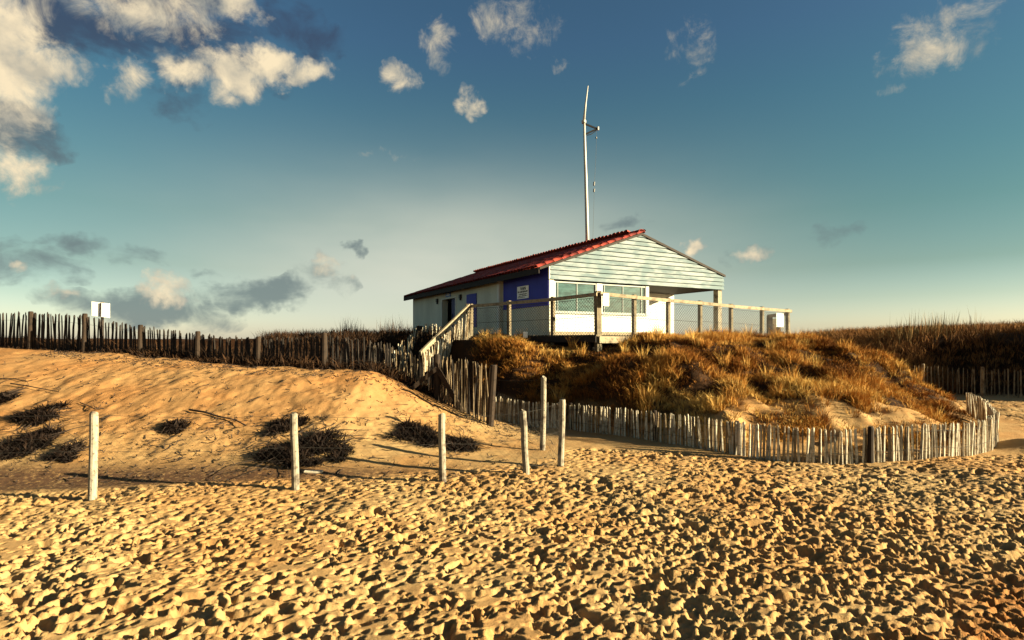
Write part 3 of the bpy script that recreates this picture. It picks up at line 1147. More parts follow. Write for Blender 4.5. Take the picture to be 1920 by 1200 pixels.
def deck():
    root = empty("timber_deck", (DK_A.x, DK_A.y, DECKZ), "timber deck with pale edge board in front of the hut", "deck")
    h1 = Vector(hp(HW, 0, 0)); h0 = Vector(hp(0, 0, 0)); h2 = Vector(hp(0, 6, 0))
    # planks run along the front edge
    d = (DK_B - DK_A).normalized()
    n = Vector((-d.y, d.x, 0))
    poly = [DK_L, DK_A, DK_B, Vector((h1.x + 0.9, h1.y + 0.6, 0)), h0, h2]

    def clip(s):
        ts = []
        for a, b in zip(poly, poly[1:] + poly[:1]):
            sa = (a - DK_A).dot(n) - s; sb = (b - DK_A).dot(n) - s
            if sa * sb < 0:
                t = sa / (sa - sb)
                ts.append((a + (b - a) * t - DK_A).dot(d))
        ts.sort()
        return list(zip(ts[::2], ts[1::2]))
    s = 0.01
    while s < 7.5:
        for a0, b0 in clip(s + 0.07):
            p = DK_A + n * (s + 0.07) + d * a0; q = DK_A + n * (s + 0.07) + d * b0
            if b0 - a0 > 0.3:
                m = MB(); m.bar((p.x, p.y, DECKZ - 0.02), (q.x, q.y, DECKZ - 0.02), 0.135, 0.036)
                m.build("plank", M_RAILPOST, root)
        s += 0.145
    e = DK_A + d * 0.04
    f_ = DK_A + d * 4.3
    m = MB(); m.bar((e.x - n.x * 0.03, e.y - n.y * 0.03, DECKZ - 0.14), (f_.x - n.x * 0.03, f_.y - n.y * 0.03, DECKZ - 0.14), 0.045, 0.19)
    m.build("edge_board", M_RAIL, root)
    dl = (DK_L - DK_A).normalized(); nl = Vector((dl.y, -dl.x, 0))
    nl = nl if nl.x < 0 else -nl
    e = DK_A + dl * 0.02; f_ = DK_L
    m = MB(); m.bar((e.x + nl.x * 0.03, e.y + nl.y * 0.03, DECKZ - 0.13), (f_.x + nl.x * 0.03, f_.y + nl.y * 0.03, DECKZ - 0.13), 0.04, 0.17)
    m.build("edge_board", M_DARKWOOD, root)  # dark timber paints the shade on the deck's left side
    for t in (0.3, 1.8, 3.3, 4.8):
        p = DK_A + dl * t - nl * 0.12
        m = MB(); m.bar((p.x, p.y, TZ(p.x, p.y) - 0.3), (p.x, p.y, DECKZ - 0.04), 0.14, 0.14); m.build("support_post", M_DARKWOOD, root)


deck()


def chain_link(p0, p1, q0, q1, pitch=0.095, r=0.005):
    """diamond mesh between bottom edge p0-p1 and top edge q0-q1"""
    p0, p1, q0, q1 = map(Vector, (p0, p1, q0, q1))
    W = (p1 - p0).length; Hh = ((q0 - p0).length + (q1 - p1).length) / 2
    m = MB()

    def at(a, b):
        return (p0.lerp(p1, a)).lerp(q0.lerp(q1, a), b)
    n = int((W + Hh) / pitch) + 1
    for k in range(n):
        s = k * pitch
        for flip in (False, True):
            x0, y0 = (s, 0.0) if s <= W else (W, s - W)
            x1, y1 = (s - Hh, Hh) if s - Hh >= 0 else (0.0, s)
            if y0 > Hh:
                continue
            a, b = (x0 / W, y0 / Hh), (x1 / W, y1 / Hh)
            if flip:
                a, b = (1 - a[0], a[1]), (1 - b[0], b[1])
            A, B = at(*a), at(*b)
            if (A - B).length < 0.03:
                continue
            m.tube([A, B], r, 3, False)
    for t in (0.0, 0.5, 1.0):
        m.tube([at(0, t), at(1, t)], r * 1.3, 4, False)
    return m


def railing():
    root = empty("deck_railing", (DK_A.x, DK_A.y, DECKZ), "pale timber railing with chain-link panels round the hut deck", "railing")

    def zt(x, ypx, Yd):
        return EYE + (HOR - ypx) / F * Yd
    # front side posts
    fr = []
    for px, ytop in ((1127, 549), (1192, 556), (1256, 562), (1316, 567), (1374, 573), (1432, 578), (1481, 582)):
        r = (px - 960) / F
        d = DK_B - DK_A
        t = (r * DK_A.y - DK_A.x) / (d.x - r * d.y)
        p = DK_A + d * t
        fr.append((p, EYE + (HOR - ytop) / F * p.y))
    lf = []
    for px, ytop in ((1117, 550), (1034, 560), (952, 567), (880, 573)):
        r = (px - 960) / F
        d = DK_L - DK_A
        t = (r * DK_A.y - DK_A.x) / (d.x - r * d.y)
        p = DK_A + d * t
        lf.append((p, EYE + (HOR - ytop) / F * p.y))
    for side, lst in (("f", fr), ("l", lf)):
        d = (lst[-1][0] - lst[0][0]).normalized()
        n = Vector((d.y, -d.x, 0))
        if n.y > 0:
            n = -n
        for i, (p, z) in enumerate(lst):
            g = TZ(p.x, p.y)
            lean = 0.02 * random.uniform(-1, 1)
            b = min(DECKZ - 0.32, g - 0.2)
            q = p - n * 0.07
            m = MB(); m.bar((q.x, q.y, b), (q.x + lean, q.y, z + 0.06), 0.11, 0.11, (d.x, d.y, 0))
            m.build("post", M_RAILPOST, root, bevel=0.008)
        for i in range(len(lst) - 1):
            (p, z), (q, z2) = lst[i], lst[i + 1]
            ex = d * 0.06
            a = p - ex + n * 0.03 if i == 0 else p + n * 0.03 + d * 0.002
            b = q + n * 0.03 + (ex if i == len(lst) - 2 else d * -0.002)
            m = MB(); m.bar((a.x, a.y, z - 0.03), (b.x, b.y, z2 - 0.03), 0.045, 0.10)
            m.build("rail", M_RAIL, root, bevel=0.006)
            a = p + d * 0.05 - n * 0.005; b = q - d * 0.05 - n * 0.005
            chain_link((a.x, a.y, DECKZ - 0.02), (b.x, b.y, DECKZ - 0.02 - (0.12 if side == 'f' else 0.08) * (i + 1) / 6), (a.x, a.y, z - 0.12), (b.x, b.y, z2 - 0.12)).build("mesh_panel", M_WIRE, root)
    return fr, lf


RAIL_F, RAIL_L = railing()


def board(name, label, cpx, w, h, Yd, fn, mat=M_SIGN):
    """small flat board hung on the railing, facing the beach"""
    x = (cpx[0] - 960) / F * Yd; z = EYE + (HOR - cpx[1]) / F * Yd
    d = (DK_B - DK_A).normalized()
    c = Vector((x, Yd, z))
    m = MB(); m.bar(c - d * w / 2, c + d * w / 2, 0.015, h)
    o = m.build(name, mat)
    tag(o, label, "sign")
    return o


board("notice_sign", "small blank white panel hung on the corner of the deck railing", (1136.5, 562), 0.19, 0.34, 15.52, None)
board("notice_sign", "blank white panel hung under the far right end of the deck railing", (1462.5, 600), 0.40, 0.48, 19.66, None)
# pale block by the foot of the railing
m = MB(); x = (985 - 960) / F * 16.9; m.box(x - 0.065, x + 0.065, 16.8, 16.93, 2.12, 2.30); o = m.build("concrete_block", M_SIGN, bevel=0.01)
tag(o, "small pale block below the left deck railing, between two posts", "block")

# gate frame beyond the right end of the deck
g = empty("gate_frame", (11.2, 22.5, 1.6), "dark timber gate frame behind the right end of the railing", "gate")
for px, yt, w in ((1443, 592, 0.16), (1451, 598, 0.14), (1459, 609, 0.14), (1466, 622, 0.12)):
    Yd = 22.0 + (px - 1440) * 0.05
    x = (px - 960) / F * Yd
    MB().bar((x, Yd, 1.2), (x, Yd, EYE + (HOR - yt) / F * Yd), w, w, (1, 0, 0)).build("post", M_POST_DARK if px != 1451 else M_RAIL, g)
xa = (1440 - 960) / F * 21.9; xb = (1480 - 960) / F * 21.9
MB().bar((xa, 21.9, EYE + (HOR - 593) / F * 21.9), (xb, 21.95, EYE + (HOR - 588) / F * 21.9), 0.08, 0.13).build("top_bar", M_POST_DARK, g)

# ------------------------------------------------------------------ paling fences
def picket_meshes(mat, n=6, w=0.045):
    out = []
    for i in range(n):
        rnd = random.Random(100 + i)
        vs = []; fs = []
        k = 5
        zs = [0, 0.35, 0.7, 0.965, 1.0]
        ox = oy = 0.0
        sec = [(math.cos(2 * math.pi * j / k + rnd.uniform(-.25, .25)) * rnd.uniform(.75, 1.1), math.sin(2 * math.pi * j / k) * rnd.uniform(.55, .8)) for j in range(k)]
        for z in zs:
            if z > 0:
                ox += rnd.gauss(0, 0.006); oy += rnd.gauss(0, 0.006)
            s = {0: 1.0, 0.35: 1.02, 0.7: 0.96, 0.965: 0.85, 1.0: 0.35}[z] * w / 2 * rnd.uniform(.9, 1.1)
            for a, b in sec:
                vs.append((a * s + ox, b * s + oy, z))
        for r in range(len(zs) - 1):
            for j in range(k):
                fs.append((r * k + j, r * k + (j + 1) % k, (r + 1) * k + (j + 1) % k, (r + 1) * k + j))
        fs.append(tuple((len(zs) - 1) * k + j for j in range(k)))
        me = bpy.data.meshes.new("picket")
        me.from_pydata(vs, [], fs)
        me.materials.append(mat)
        out.append(me)
    return out


def path_sampler(pts):
    """pts: (x, y, topz) ; returns total length and sampler with catmull smoothing"""
    P = np.array(pts, dtype=float)
    seg = np.hypot(np.diff(P[:, 0]), np.diff(P[:, 1]))
    cum = np.concatenate(([0], np.cumsum(seg)))
    # smooth resample
    t = np.linspace(0, cum[-1], 400)
    ks = 21
    Q = np.stack([np.interp(t, cum, P[:, k]) for k in range(3)], 1)
    pad = np.concatenate([np.repeat(Q[:1], ks // 2, 0) + (np.arange(-(ks // 2), 0)[:, None]) * (Q[1] - Q[0]), Q,
                          np.repeat(Q[-1:], ks // 2, 0) + (np.arange(1, ks // 2 + 1)[:, None]) * (Q[-1] - Q[-2])])
    ker = np.hanning(ks + 2)[1:-1]; ker /= ker.sum()
    S = np.stack([np.convolve(pad[:, k], ker, 'valid') for k in range(3)], 1)
    sl = np.concatenate(([0], np.cumsum(np.hypot(np.diff(S[:, 0]), np.diff(S[:, 1])))))
    return sl[-1], lambda s: np.array([np.interp(s, sl, S[:, k]) for k in range(3)])


def fence(name, label, pts, spacing, mats, posts=(), post_mat=None, post_r=0.06, jit=0.05, lean=0.05, wires=(0.25, 0.75), w=0.045,
          height=None, post_extra=0.06, sink=0.12, group=None, gap=0.0, seed=1, cat="fence"):
    rnd = random.Random(seed)
    if height is not None:
        pts = [(x, y, TZ(x, y) + height) for x, y in pts]
    L, at = path_sampler(pts)
    a = at(0)
    root = empty(name, (a[0], a[1], TZ(a[0], a[1])), label, cat, group)
    rl = Vector(root.location)
    meshes = [picket_meshes(mm, 5, w) for mm in mats]
    s = 0.0
    wp = []
    k = 0
    while s < L:
        x, y, zt = at(s)
        nx_, ny_, _ = at(min(L, s + 0.05)) - at(max(0, s - 0.05))
        ang = math.atan2(ny_, nx_)
        zb = TZ(x, y) - sink
        h = zt - zb + rnd.gauss(0, jit)
        if k % 4 == 0:
            wp.append((x, y, zb + sink, zt))
        if rnd.random() >= gap and h > 0.15:
            me = rnd.choice(rnd.choice(meshes))
            o = put_mesh("picket", me, None, root)
            o.location = Vector((x + rnd.gauss(0, 0.008), y + rnd.gauss(0, 0.008), zb)) - rl
            o.rotation_euler = (rnd.gauss(0, lean), rnd.gauss(0, lean), ang + rnd.uniform(-.3, .3) + (math.pi if rnd.random() < .5 else 0))
            ws = rnd.uniform(0.75, 1.25)
            o.scale = (ws, ws, h)
        s += spacing * rnd.uniform(0.7, 1.35)
        k += 1
    for ps in posts:
        if isinstance(ps, (int, float)):
            ps = (ps, 1.0, post_mat)
        x, y, zt = at(ps[0] * L)
        zb = TZ(x, y) - 0.3
        m = MB()
        zt2 = zt + post_extra * ps[1]
        lx = rnd.gauss(0, 0.03)
        m.tube([(x, y + 0.06, zb), (x + lx * .5, y + 0.06, (zb + zt2) / 2), (x + lx, y + 0.06, zt2 - 0.015), (x + lx, y + 0.06, zt2)], [post_r, post_r * .97, post_r * .93, post_r * .75], 9)
        m.build("post", ps[2], root)
    for wz in wires:
        m = MB()
        m.tube([(x, y - 0.03, b + (t - b) * wz + rnd.gauss(0, .008)) for x, y, b, t in wp], 0.003, 4, False)
        m.build("wire", M_WIRE, root)
    return root


def X(px, Yd):
    return (px - 960) / F * Yd


def Zp(py, Yd):
    return EYE + (HOR - py) / F * Yd


# left crest fence, dark
AY_P, AY_Y = [-170, 0, 200, 370, 490, 610, 735], [16.2, 15.6, 14.9, 14.35, 14.05, 13.75, 13.75]
pts = []
for px, py in ((-170, 590), (0, 587), (60, 586), (160, 592), (200, 601), (265, 612), (370, 627), (430, 633), (490, 636), (560, 633), (610, 629), (650, 633), (735, 646)):
    Yd = float(np.interp(px, AY_P, AY_Y))
    pts.append((X(px, Yd), Yd, Zp(py, Yd)))
fence("paling_fence", "weathered, shade-darkened paling fence along the crest of the sand dune", pts, 0.067, [M_PICKET_DARK], (), None,
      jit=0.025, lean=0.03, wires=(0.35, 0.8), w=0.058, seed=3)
# its posts at their own places
fa = bpy.data.objects["paling_fence"]
for px, py, mt in ((62, 584, M_POST_DARK), (163, 588, M_POST_DARK), (267, 609, M_POST_DARK), (374, 621, M_POST_DARK), (487, 631, M_POST_DARK), (610, 624, M_POST_DARK)):
    Yd = float(np.interp(px, AY_P, AY_Y)) + 0.02
    x = X(px, Yd)
    m = MB(); m.tube([(x - 0.02, Yd - 0.07, TZ(x, Yd) - 0.25), (x, Yd - 0.07, Zp(py, Yd) - 0.02), (x, Yd - 0.07, Zp(py, Yd))], [0.068, 0.06, 0.045], 9)
    m.build("post", mt, fa)

# mid fence going down the dune's right flank to its end post
pts = [(X(px, Yd), Yd, Zp(py, Yd)) for px, py, Yd in ((690, 646, 14.5), (735, 655, 14.2), (770, 662, 14.0), (830, 668, 13.4), (880, 678, 12.95), (922, 688, 12.55))]
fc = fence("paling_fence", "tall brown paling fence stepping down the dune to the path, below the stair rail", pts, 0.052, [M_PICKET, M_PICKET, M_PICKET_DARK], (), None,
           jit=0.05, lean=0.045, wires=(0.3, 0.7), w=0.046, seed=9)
for px, py, Yd, lean, mt in ((820, 664, 13.35, 0, M_POST_DARK), (926, 684, 12.45, -0.10, M_POST_DARK)):
    x = X(px, Yd)
    m = MB(); m.tube([(x + lean, Yd - 0.05, TZ(x, Yd) - 0.25), (x, Yd - 0.05, Zp(py, Yd) - 0.02), (x, Yd - 0.05, Zp(py, Yd))], [0.085, 0.075, 0.06], 9)
    m.build("post", mt, fc)
# diagonal braces on the dark post
for dx in (-0.62, 0.62):
    x = X(820, 13.3)
    MB().bar((x + dx, 13.22, TZ(x + dx, 13.3) - 0.05), (x, 13.26, Zp(690, 13.3)), 0.10, 0.10).build("brace", M_POST_DARK, fc)

# loose tangle of old pickets in the dip left of the mid fence
pts = [(X(px, Yd), Yd, Zp(py, Yd)) for px, py, Yd in ((700, 668, 14.0), (740, 672, 13.8), (790, 690, 13.4))]
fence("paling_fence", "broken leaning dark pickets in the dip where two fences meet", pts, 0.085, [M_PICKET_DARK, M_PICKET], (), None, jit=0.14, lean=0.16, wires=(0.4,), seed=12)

# lit run climbing to the stair head, and the pale section behind the rail
pts = [(X(px, Yd), Yd, Zp(py, Yd)) for px, py, Yd in ((735, 652, 16.2), (752, 642, 16.8), (768, 628, 17.6), (782, 614, 18.3))]
fb = fence("paling_fence", "short sunlit paling fence climbing beside the hut stairs", pts, 0.09, [M_PICKET, M_PICKET_PALE], (), None, jit=0.05, lean=0.08, wires=(0.5,), seed=15)
x = X(786, 18.4)
MB().tube([(x, 18.4, TZ(x, 18.4) - 0.3), (x, 18.4, Zp(611, 18.4))], [0.11, 0.10], 9).build("post", M_POST_DARK, fb)
pts = [(X(px, Yd), Yd, Zp(py, Yd)) for px, py, Yd in ((792, 609, 18.6), (808, 607, 18.7), (828, 610, 18.8))]
fence("paling_fence", "pale sunlit picket section in front of the hut doorway", pts, 0.06, [M_PICKET_PALE], (), None, jit=0.03, lean=0.04, wires=(0.6,), w=0.06, seed=16)
# far dark row
pts = [(X(px, Yd), Yd, Zp(py, Yd)) for px, py, Yd in ((640, 624, 19.5), (690, 625, 19.3), (740, 624, 19.0))]
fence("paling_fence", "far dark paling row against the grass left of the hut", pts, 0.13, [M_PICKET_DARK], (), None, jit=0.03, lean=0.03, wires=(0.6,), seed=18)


def stair_rail():
    a = Vector((X(880, 18.9), 18.9, Zp(573, 18.9))); b = Vector((X(788, 15.6), 15.6, Zp(663, 15.6)))
    root = empty("stair_rail", (a.x, a.y, 1.8), "sloping pale handrail with picket infill beside the hut stairs", "railing")
    MB().bar(a, b, 0.07, 0.13).build("handrail", M_RAIL, root, bevel=0.006)
    p = Vector((X(877, 18.85), 18.85, 0))
    MB().bar((p.x, p.y, 1.3), (p.x, p.y, Zp(570, 18.85)), 0.12, 0.12, (1, 0, 0)).build("newel_post", M_RAILPOST, root, bevel=0.006)
    ms = picket_meshes(M_PICKET_PALE, 6, 0.062) + picket_meshes(M_PICKET, 2, 0.06)
    rnd = random.Random(3)
    n = 72
    rl = Vector(root.location)
    for i in range(n):
        t = (i + 0.5) / n
        q = a.lerp(b, t)
        zb = min(TZ(q.x, q.y) - 0.1, q.z - 0.25)
        zb = max(zb, Zp(668 + t * 30, q.y))
        zb = min(zb, q.z - 0.2)
        o = put_mesh("picket", rnd.choice(ms), None, root)
        o.location = Vector((q.x + 0.07, q.y - 0.03, zb)) - rl
        o.rotation_euler = (rnd.gauss(0, .04), rnd.gauss(-0.05, .05), rnd.uniform(0, 6.2))
        o.scale = (1.1, 1.1, q.z - zb - 0.04)
    # treads behind the infill
    for i in range(9):
        t = (i + 0.5) / 9
        q = a.lerp(b, t)
        z = q.z - 1.02
        MB().bar((q.x + 0.08, q.y, z), (q.x + 1.15, q.y + 0.0, z), 0.30, 0.05).build("tread", M_POST_DARK, root)
    m = MB(); m.bar((a.x + 0.1, a.y, a.z - 1.12), (b.x + 0.1, b.y, b.z - 1.12), 0.05, 0.2); m.build("stringer", M_POST_DARK, root)


stair_rail()

# right front fence, curving round the foot of the grassy dune
pts = [(-0.45, 13.8), (0.3, 13.55), (1.28, 13.1), (2.3, 12.1), (3.35, 11.0), (4.2, 9.95), (4.8, 9.62), (5.4, 9.5), (6.2, 9.48), (7.0, 9.55), (7.85, 9.8), (8.6, 10.2), (9.2, 10.7), (9.75, 11.4), (10.3, 12.1), (10.9, 12.9), (11.9, 14.3), (12.7, 15.8)]
fd = fence("paling_fence", "long bleached paling fence curving round the foot of the grassy dune", pts, 0.053, [M_PICKET_PALE, M_PICKET_PALE, M_PICKET_PALE, M_PICKET], (), None,
           height=0.59, jit=0.013, lean=0.026, wires=(0.3, 0.8), w=0.046, seed=21)
for x, y in ((1.35, 13.05), (2.92, 11.55), (4.05, 10.15), (6.0, 9.42)):
    z = TZ(x, y)
    m = MB(); m.tube([(x, y + 0.05, z - 0.3), (x + 0.01, y + 0.05, z + 0.58), (x + 0.01, y + 0.05, z + 0.61)], [0.05, 0.047, 0.035], 9)
    m.build("post", M_POST_DARK, fd)
# back right fence in the shade of the ridge
pts = [(12.6, 22.9), (14.5, 21.8), (16.5, 20.6), (18.2, 19.6), (20.0, 18.7)]
fe = fence("paling_fence", "shaded paling fence below the right-hand dune, only its tips in sun", pts, 0.115, [M_PICKET], (), None, height=0.98, jit=0.04, lean=0.03, wires=(0.3, 0.8), seed=25)
for px, Yd in ((1646, 22.3), (1727, 21.0), (1838, 19.9)):
    x = X(px, Yd); z = TZ(x, Yd)
    MB().tube([(x, Yd - 0.1, z - 0.3), (x, Yd - 0.1, z + 1.06), (x, Yd - 0.1, z + 1.1)], [0.055, 0.05, 0.04], 8).build("post", M_PICKET, fe)


# ------------------------------------------------------------------ wire fence on the beach
def wire_fence():
    P = [(177, 932, 773), (551, 918, 775), (828, 905, 776), (981, 892, 770), (1055, 878, 748), (1020, 848, 707)]
    Q = []
    for px, yb, yt in P:
        Yd = EYE * F / (yb - HOR)
        Q.append((X(px, Yd), Yd, Zp(yt, Yd)))
    root = empty("wire_fence", (Q[0][0], Q[0][1], 0), "bleached round posts strung with thin wire mesh at the dune foot", "fence")
    leans = (0.03, -0.02, -0.02, -0.045, 0.03, 0.02)
    rnd = random.Random(8)
    for (x, y, zt), ln in zip(Q, leans):
        zb = TZ(x, y) - 0.35
        zs = [zb, zb + (zt - zb) * .35, zb + (zt - zb) * .6, zb + (zt - zb) * .8, zt - 0.012, zt]
        m = MB()
        m.tube([(x - ln * (zt - z) + rnd.gauss(0, .004), y + rnd.gauss(0, .004), z) for z in zs], [0.052, 0.051, 0.049, 0.05, 0.049, 0.038], 12)
        m.build("post", M_POST_PALE, root, smooth=False)
    Q0 = (-10.5, 7.2, Q[0][2])
    runs = [(Q0, Q[0])] + list(zip(Q[:-1], Q[1:])) + [(Q[5], (X(926, 12.4), 12.4, 1.2))]
    for a, b in runs:
        za = TZ(a[0], a[1]) + 0.02; zb = TZ(b[0], b[1]) + 0.02
        chain_link((a[0], a[1], za), (b[0], b[1], zb), (a[0], a[1], min(a[2] - 0.12, za + 0.75)), (b[0], b[1], min(b[2] - 0.12, zb + 0.75)), 0.11, 0.0009).build("wire_mesh", M_WIRE, root)
        for f_, sag in ((0.97, 0.03), (0.55, 0.04), (0.12, 0.03)):
            ha = za + (a[2] - za) * f_; hb = zb + (b[2] - zb) * f_
            MB().tube([(a[0] + (b[0] - a[0]) * t, a[1] + (b[1] - a[1]) * t, ha + (hb - ha) * t - sag * 4 * t * (1 - t)) for t in [i / 10 for i in range(11)]], 0.0022, 4, False).build("wire", M_WIRE, root)


wire_fence()

# sign behind the left fence: two pale boards on a pole, seen from the back
Yd = 16.0
s = empty("sign_board", (X(190, Yd), Yd, 1.2), "blank white square sign rising behind the dark dune fence", "sign")
x = X(190, Yd)
MB().bar((x, Yd + 0.04, 0.9), (x, Yd + 0.04, Zp(566, Yd)), 0.05, 0.05, (1, 0, 0)).build("pole", M_POST_DARK, s)
MB().hexa([(X(174.5, Yd), Yd - 0.05, Zp(592, Yd)), (X(204.5, Yd), Yd + 0.01, Zp(596, Yd)), (X(204.5, Yd), Yd + 0.03, Zp(596, Yd)), (X(174.5, Yd), Yd - 0.03, Zp(592, Yd)),
           (X(174.0, Yd), Yd - 0.05, Zp(565.5, Yd)), (X(204.5, Yd), Yd + 0.01, Zp(569, Yd)), (X(204.5, Yd), Yd + 0.03, Zp(569, Yd)), (X(174.0, Yd), Yd - 0.03, Zp(565.5, Yd))]).build("board", M_SIGN, s)
MB().bar((x, Yd - 0.036, Zp(594, Yd)), (x + 0.01, Yd - 0.036, Zp(568, Yd)), 0.012, 0.03, (1, 0, 0)).build("bracket", M_POST_DARK, s)

# ------------------------------------------------------------------ vegetation
def blades(name, base, hgt, nper, spread, width, lean, mat, label, seed, cat="grass", droop=0.35, tint=None, kind="stuff", parent=None, bias=(0, 0)):
    """base (n,3), hgt (n,): tufts of bent tapering blades, one mesh"""
    g = np.random.default_rng(seed)
    n = len(base)
    N = n * nper
    b = np.repeat(base, nper, 0)
    h = np.repeat(hgt, nper) * g.uniform(0.55, 1.1, N)
    rr = np.sqrt(g.random(N)) * np.repeat(spread if np.ndim(spread) else np.full(n, spread), nper)
    th = g.uniform(0, 2 * math.pi, N)
    ox = rr * np.cos(th); oy = rr * np.sin(th)
    p0 = b + np.stack([ox, oy, np.full(N, -0.03)], 1)
    az = th + g.normal(0, 0.8, N)
    ln = np.abs(g.normal(lean, lean * 0.5, N))
    dx = np.cos(az) * np.sin(ln) + bias[0]; dy = np.sin(az) * np.sin(ln) + bias[1]; dz = np.cos(ln)
    d = np.stack([dx, dy, dz], 1)
    p1 = p0 + d * (h * 0.55)[:, None]
    d2 = np.stack([dx * (1 + droop * 2), dy * (1 + droop * 2), dz * (1 - droop)], 1)
    p2 = p1 + d2 * (h * 0.5)[:, None]
    wa = g.uniform(0, math.pi, N)
    wv = np.stack([np.cos(wa), np.sin(wa), np.zeros(N)], 1) * (width * g.uniform(.6, 1.3, N) / 2)[:, None]
    V = np.stack([p0 - wv, p0 + wv, p1 + wv * .8, p1 - wv * .8, p2], 1).reshape(-1, 3)
    i = np.arange(N)[:, None] * 5
    quads = i + np.array([[0, 1, 2, 3]])
    tris = i + np.array([[3, 2, 4]])
    me = fast_mesh(name, V, [quads, tris], mat)
    tt = np.repeat(tint if tint is not None else g.random(n), nper)
    tt = np.clip(tt + g.normal(0, 0.12, N), 0, 1)
    a = me.attributes.new("tint", 'FLOAT', 'POINT')
    a.data.foreach_set("value", np.repeat(tt, 5).astype(np.float32))
    a = me.attributes.new("hgt", 'FLOAT', 'POINT')
    a.data.foreach_set("value", np.tile(np.array([0, 0, .55, .55, 1.0], dtype=np.float32), N))
    o = put_mesh(name, me, None, parent)
    if kind:
        tag(o, label, cat, kind=kind)
    return o


def scatter(n, x0, x1, y0, y1, keep, seed):
    g = np.random.default_rng(seed)
    x = g.uniform(x0, x1, n); y = g.uniform(y0, y1, n)
    k = keep(x, y, g)
    x = x[k]; y = y[k]
    return np.stack([x, y, terrain(x, y)], 1)


def on_deck(x, y):
    """inside the deck / hut footprint"""
    d = (DK_B - DK_A).normalized(); dl = (DK_L - DK_A).normalized()
    a = (x - DK_A.x) * -d.y + (y - DK_A.y) * d.x
    b = (x - DK_A.x) * -dl.y + (y - DK_A.y) * dl.x
    u = (x - H0.x) * HU.x + (y - H0.y) * HU.y
    v = (x - H0.x) * HV.x + (y - H0.y) * HV.y
    inhut = (u > -0.5) & (u < HW + 0.3) & (v > -0.5) & (v < HL + 0.3)
    ind = (a > 0.05) & (b < -0.05) & (v < 0.5) & (u < HW + 1.5)
    return inhut | ind


def grass_main():
    def keep(x, y, g):
        gd = grass_dune(x, y)
        cl = fbm(x, y, 0.62, 130, 3)
        cl2 = fbm(x, y, 1.7, 133, 2)
        dens = sst((cl * 0.6 + cl2 + 0.30) / 0.25)
        patch = np.maximum(sst((fbm(x, y, 0.7, 90, 3) - 0.15) / 0.10) * (1 - sst((gd - 0.62) / 0.35)), 0.4 * (1 - sst((gd - 0.14) / 0.2))) * sst((x - 3.0) / 1.5)
        return (gd > 0.10) & (~on_deck(x, y)) & (g.random(len(x)) < dens * (1 - 0.9 * patch)) & (y < 21.5) & (x > np.where(y > 14.4, -0.066 * y, -1.0))
    base = scatter(17000, -2, 14, 9.6, 21.5, keep, 51)
    g = np.random.default_rng(5)
    cl = fbm(base[:, 0], base[:, 1], 1.1, 150, 3)
    hgt = 0.13 + 0.22 * sst((cl + 0.3) / 0.6) * g.uniform(0.6, 1.15, len(base))
    gd = grass_dune(base[:, 0], base[:, 1])
    hgt *= 0.55 + 0.45 * sst(gd / 0.8)
    hgt *= 1 - 0.6 * np.exp(-(deck_edge_dist(base[:, 0], base[:, 1]) / 0.7) ** 2)
    hgt *= 1 - 0.55 * np.exp(-(((base[:, 0] - 2.0) / 1.6) ** 2 + ((base[:, 1] - 15.1) / 0.8) ** 2))
    tint = np.clip(0.45 + fbm(base[:, 0], base[:, 1], 0.9, 170, 3) * 1.3 + g.normal(0, .1, len(base)), 0, 1)
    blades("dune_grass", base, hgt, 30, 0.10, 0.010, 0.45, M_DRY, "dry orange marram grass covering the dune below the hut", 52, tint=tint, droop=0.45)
    # short dead thatch between the tufts
    def keep_t(x, y, gg):
        gd_ = grass_dune(x, y)
        return (gd_ > 0.35) & (~on_deck(x, y)) & (y < 21.5) & (x > np.where(y > 14.4, -0.066 * y, -1.0)) & (gg.random(len(x)) < 0.25 + 0.75 * sst((gd_ - 0.5) / 0.5))
    bt = scatter(19000, -2, 14, 9.8, 21.5, keep_t, 55)
    blades("dune_thatch", bt, g.uniform(.07, .16, len(bt)), 12, 0.13, 0.011, 0.9, M_DRY, "short dead thatch between the tufts of the grassy dune", 56, tint=np.clip(g.normal(0.15, .15, len(bt)), 0, 1), droop=0.5)
    # a few big pale plumes
    k = g.choice(len(base), 90, replace=False)
    b2 = base[k]
    blades("grass_plumes", b2, g.uniform(0.32, 0.6, len(b2)), 55, 0.09, 0.009, 0.22, M_DRY, "taller straw-coloured tufts standing out of the dune grass", 53, tint=g.uniform(.55, 1, len(b2)), droop=0.3)


grass_main()


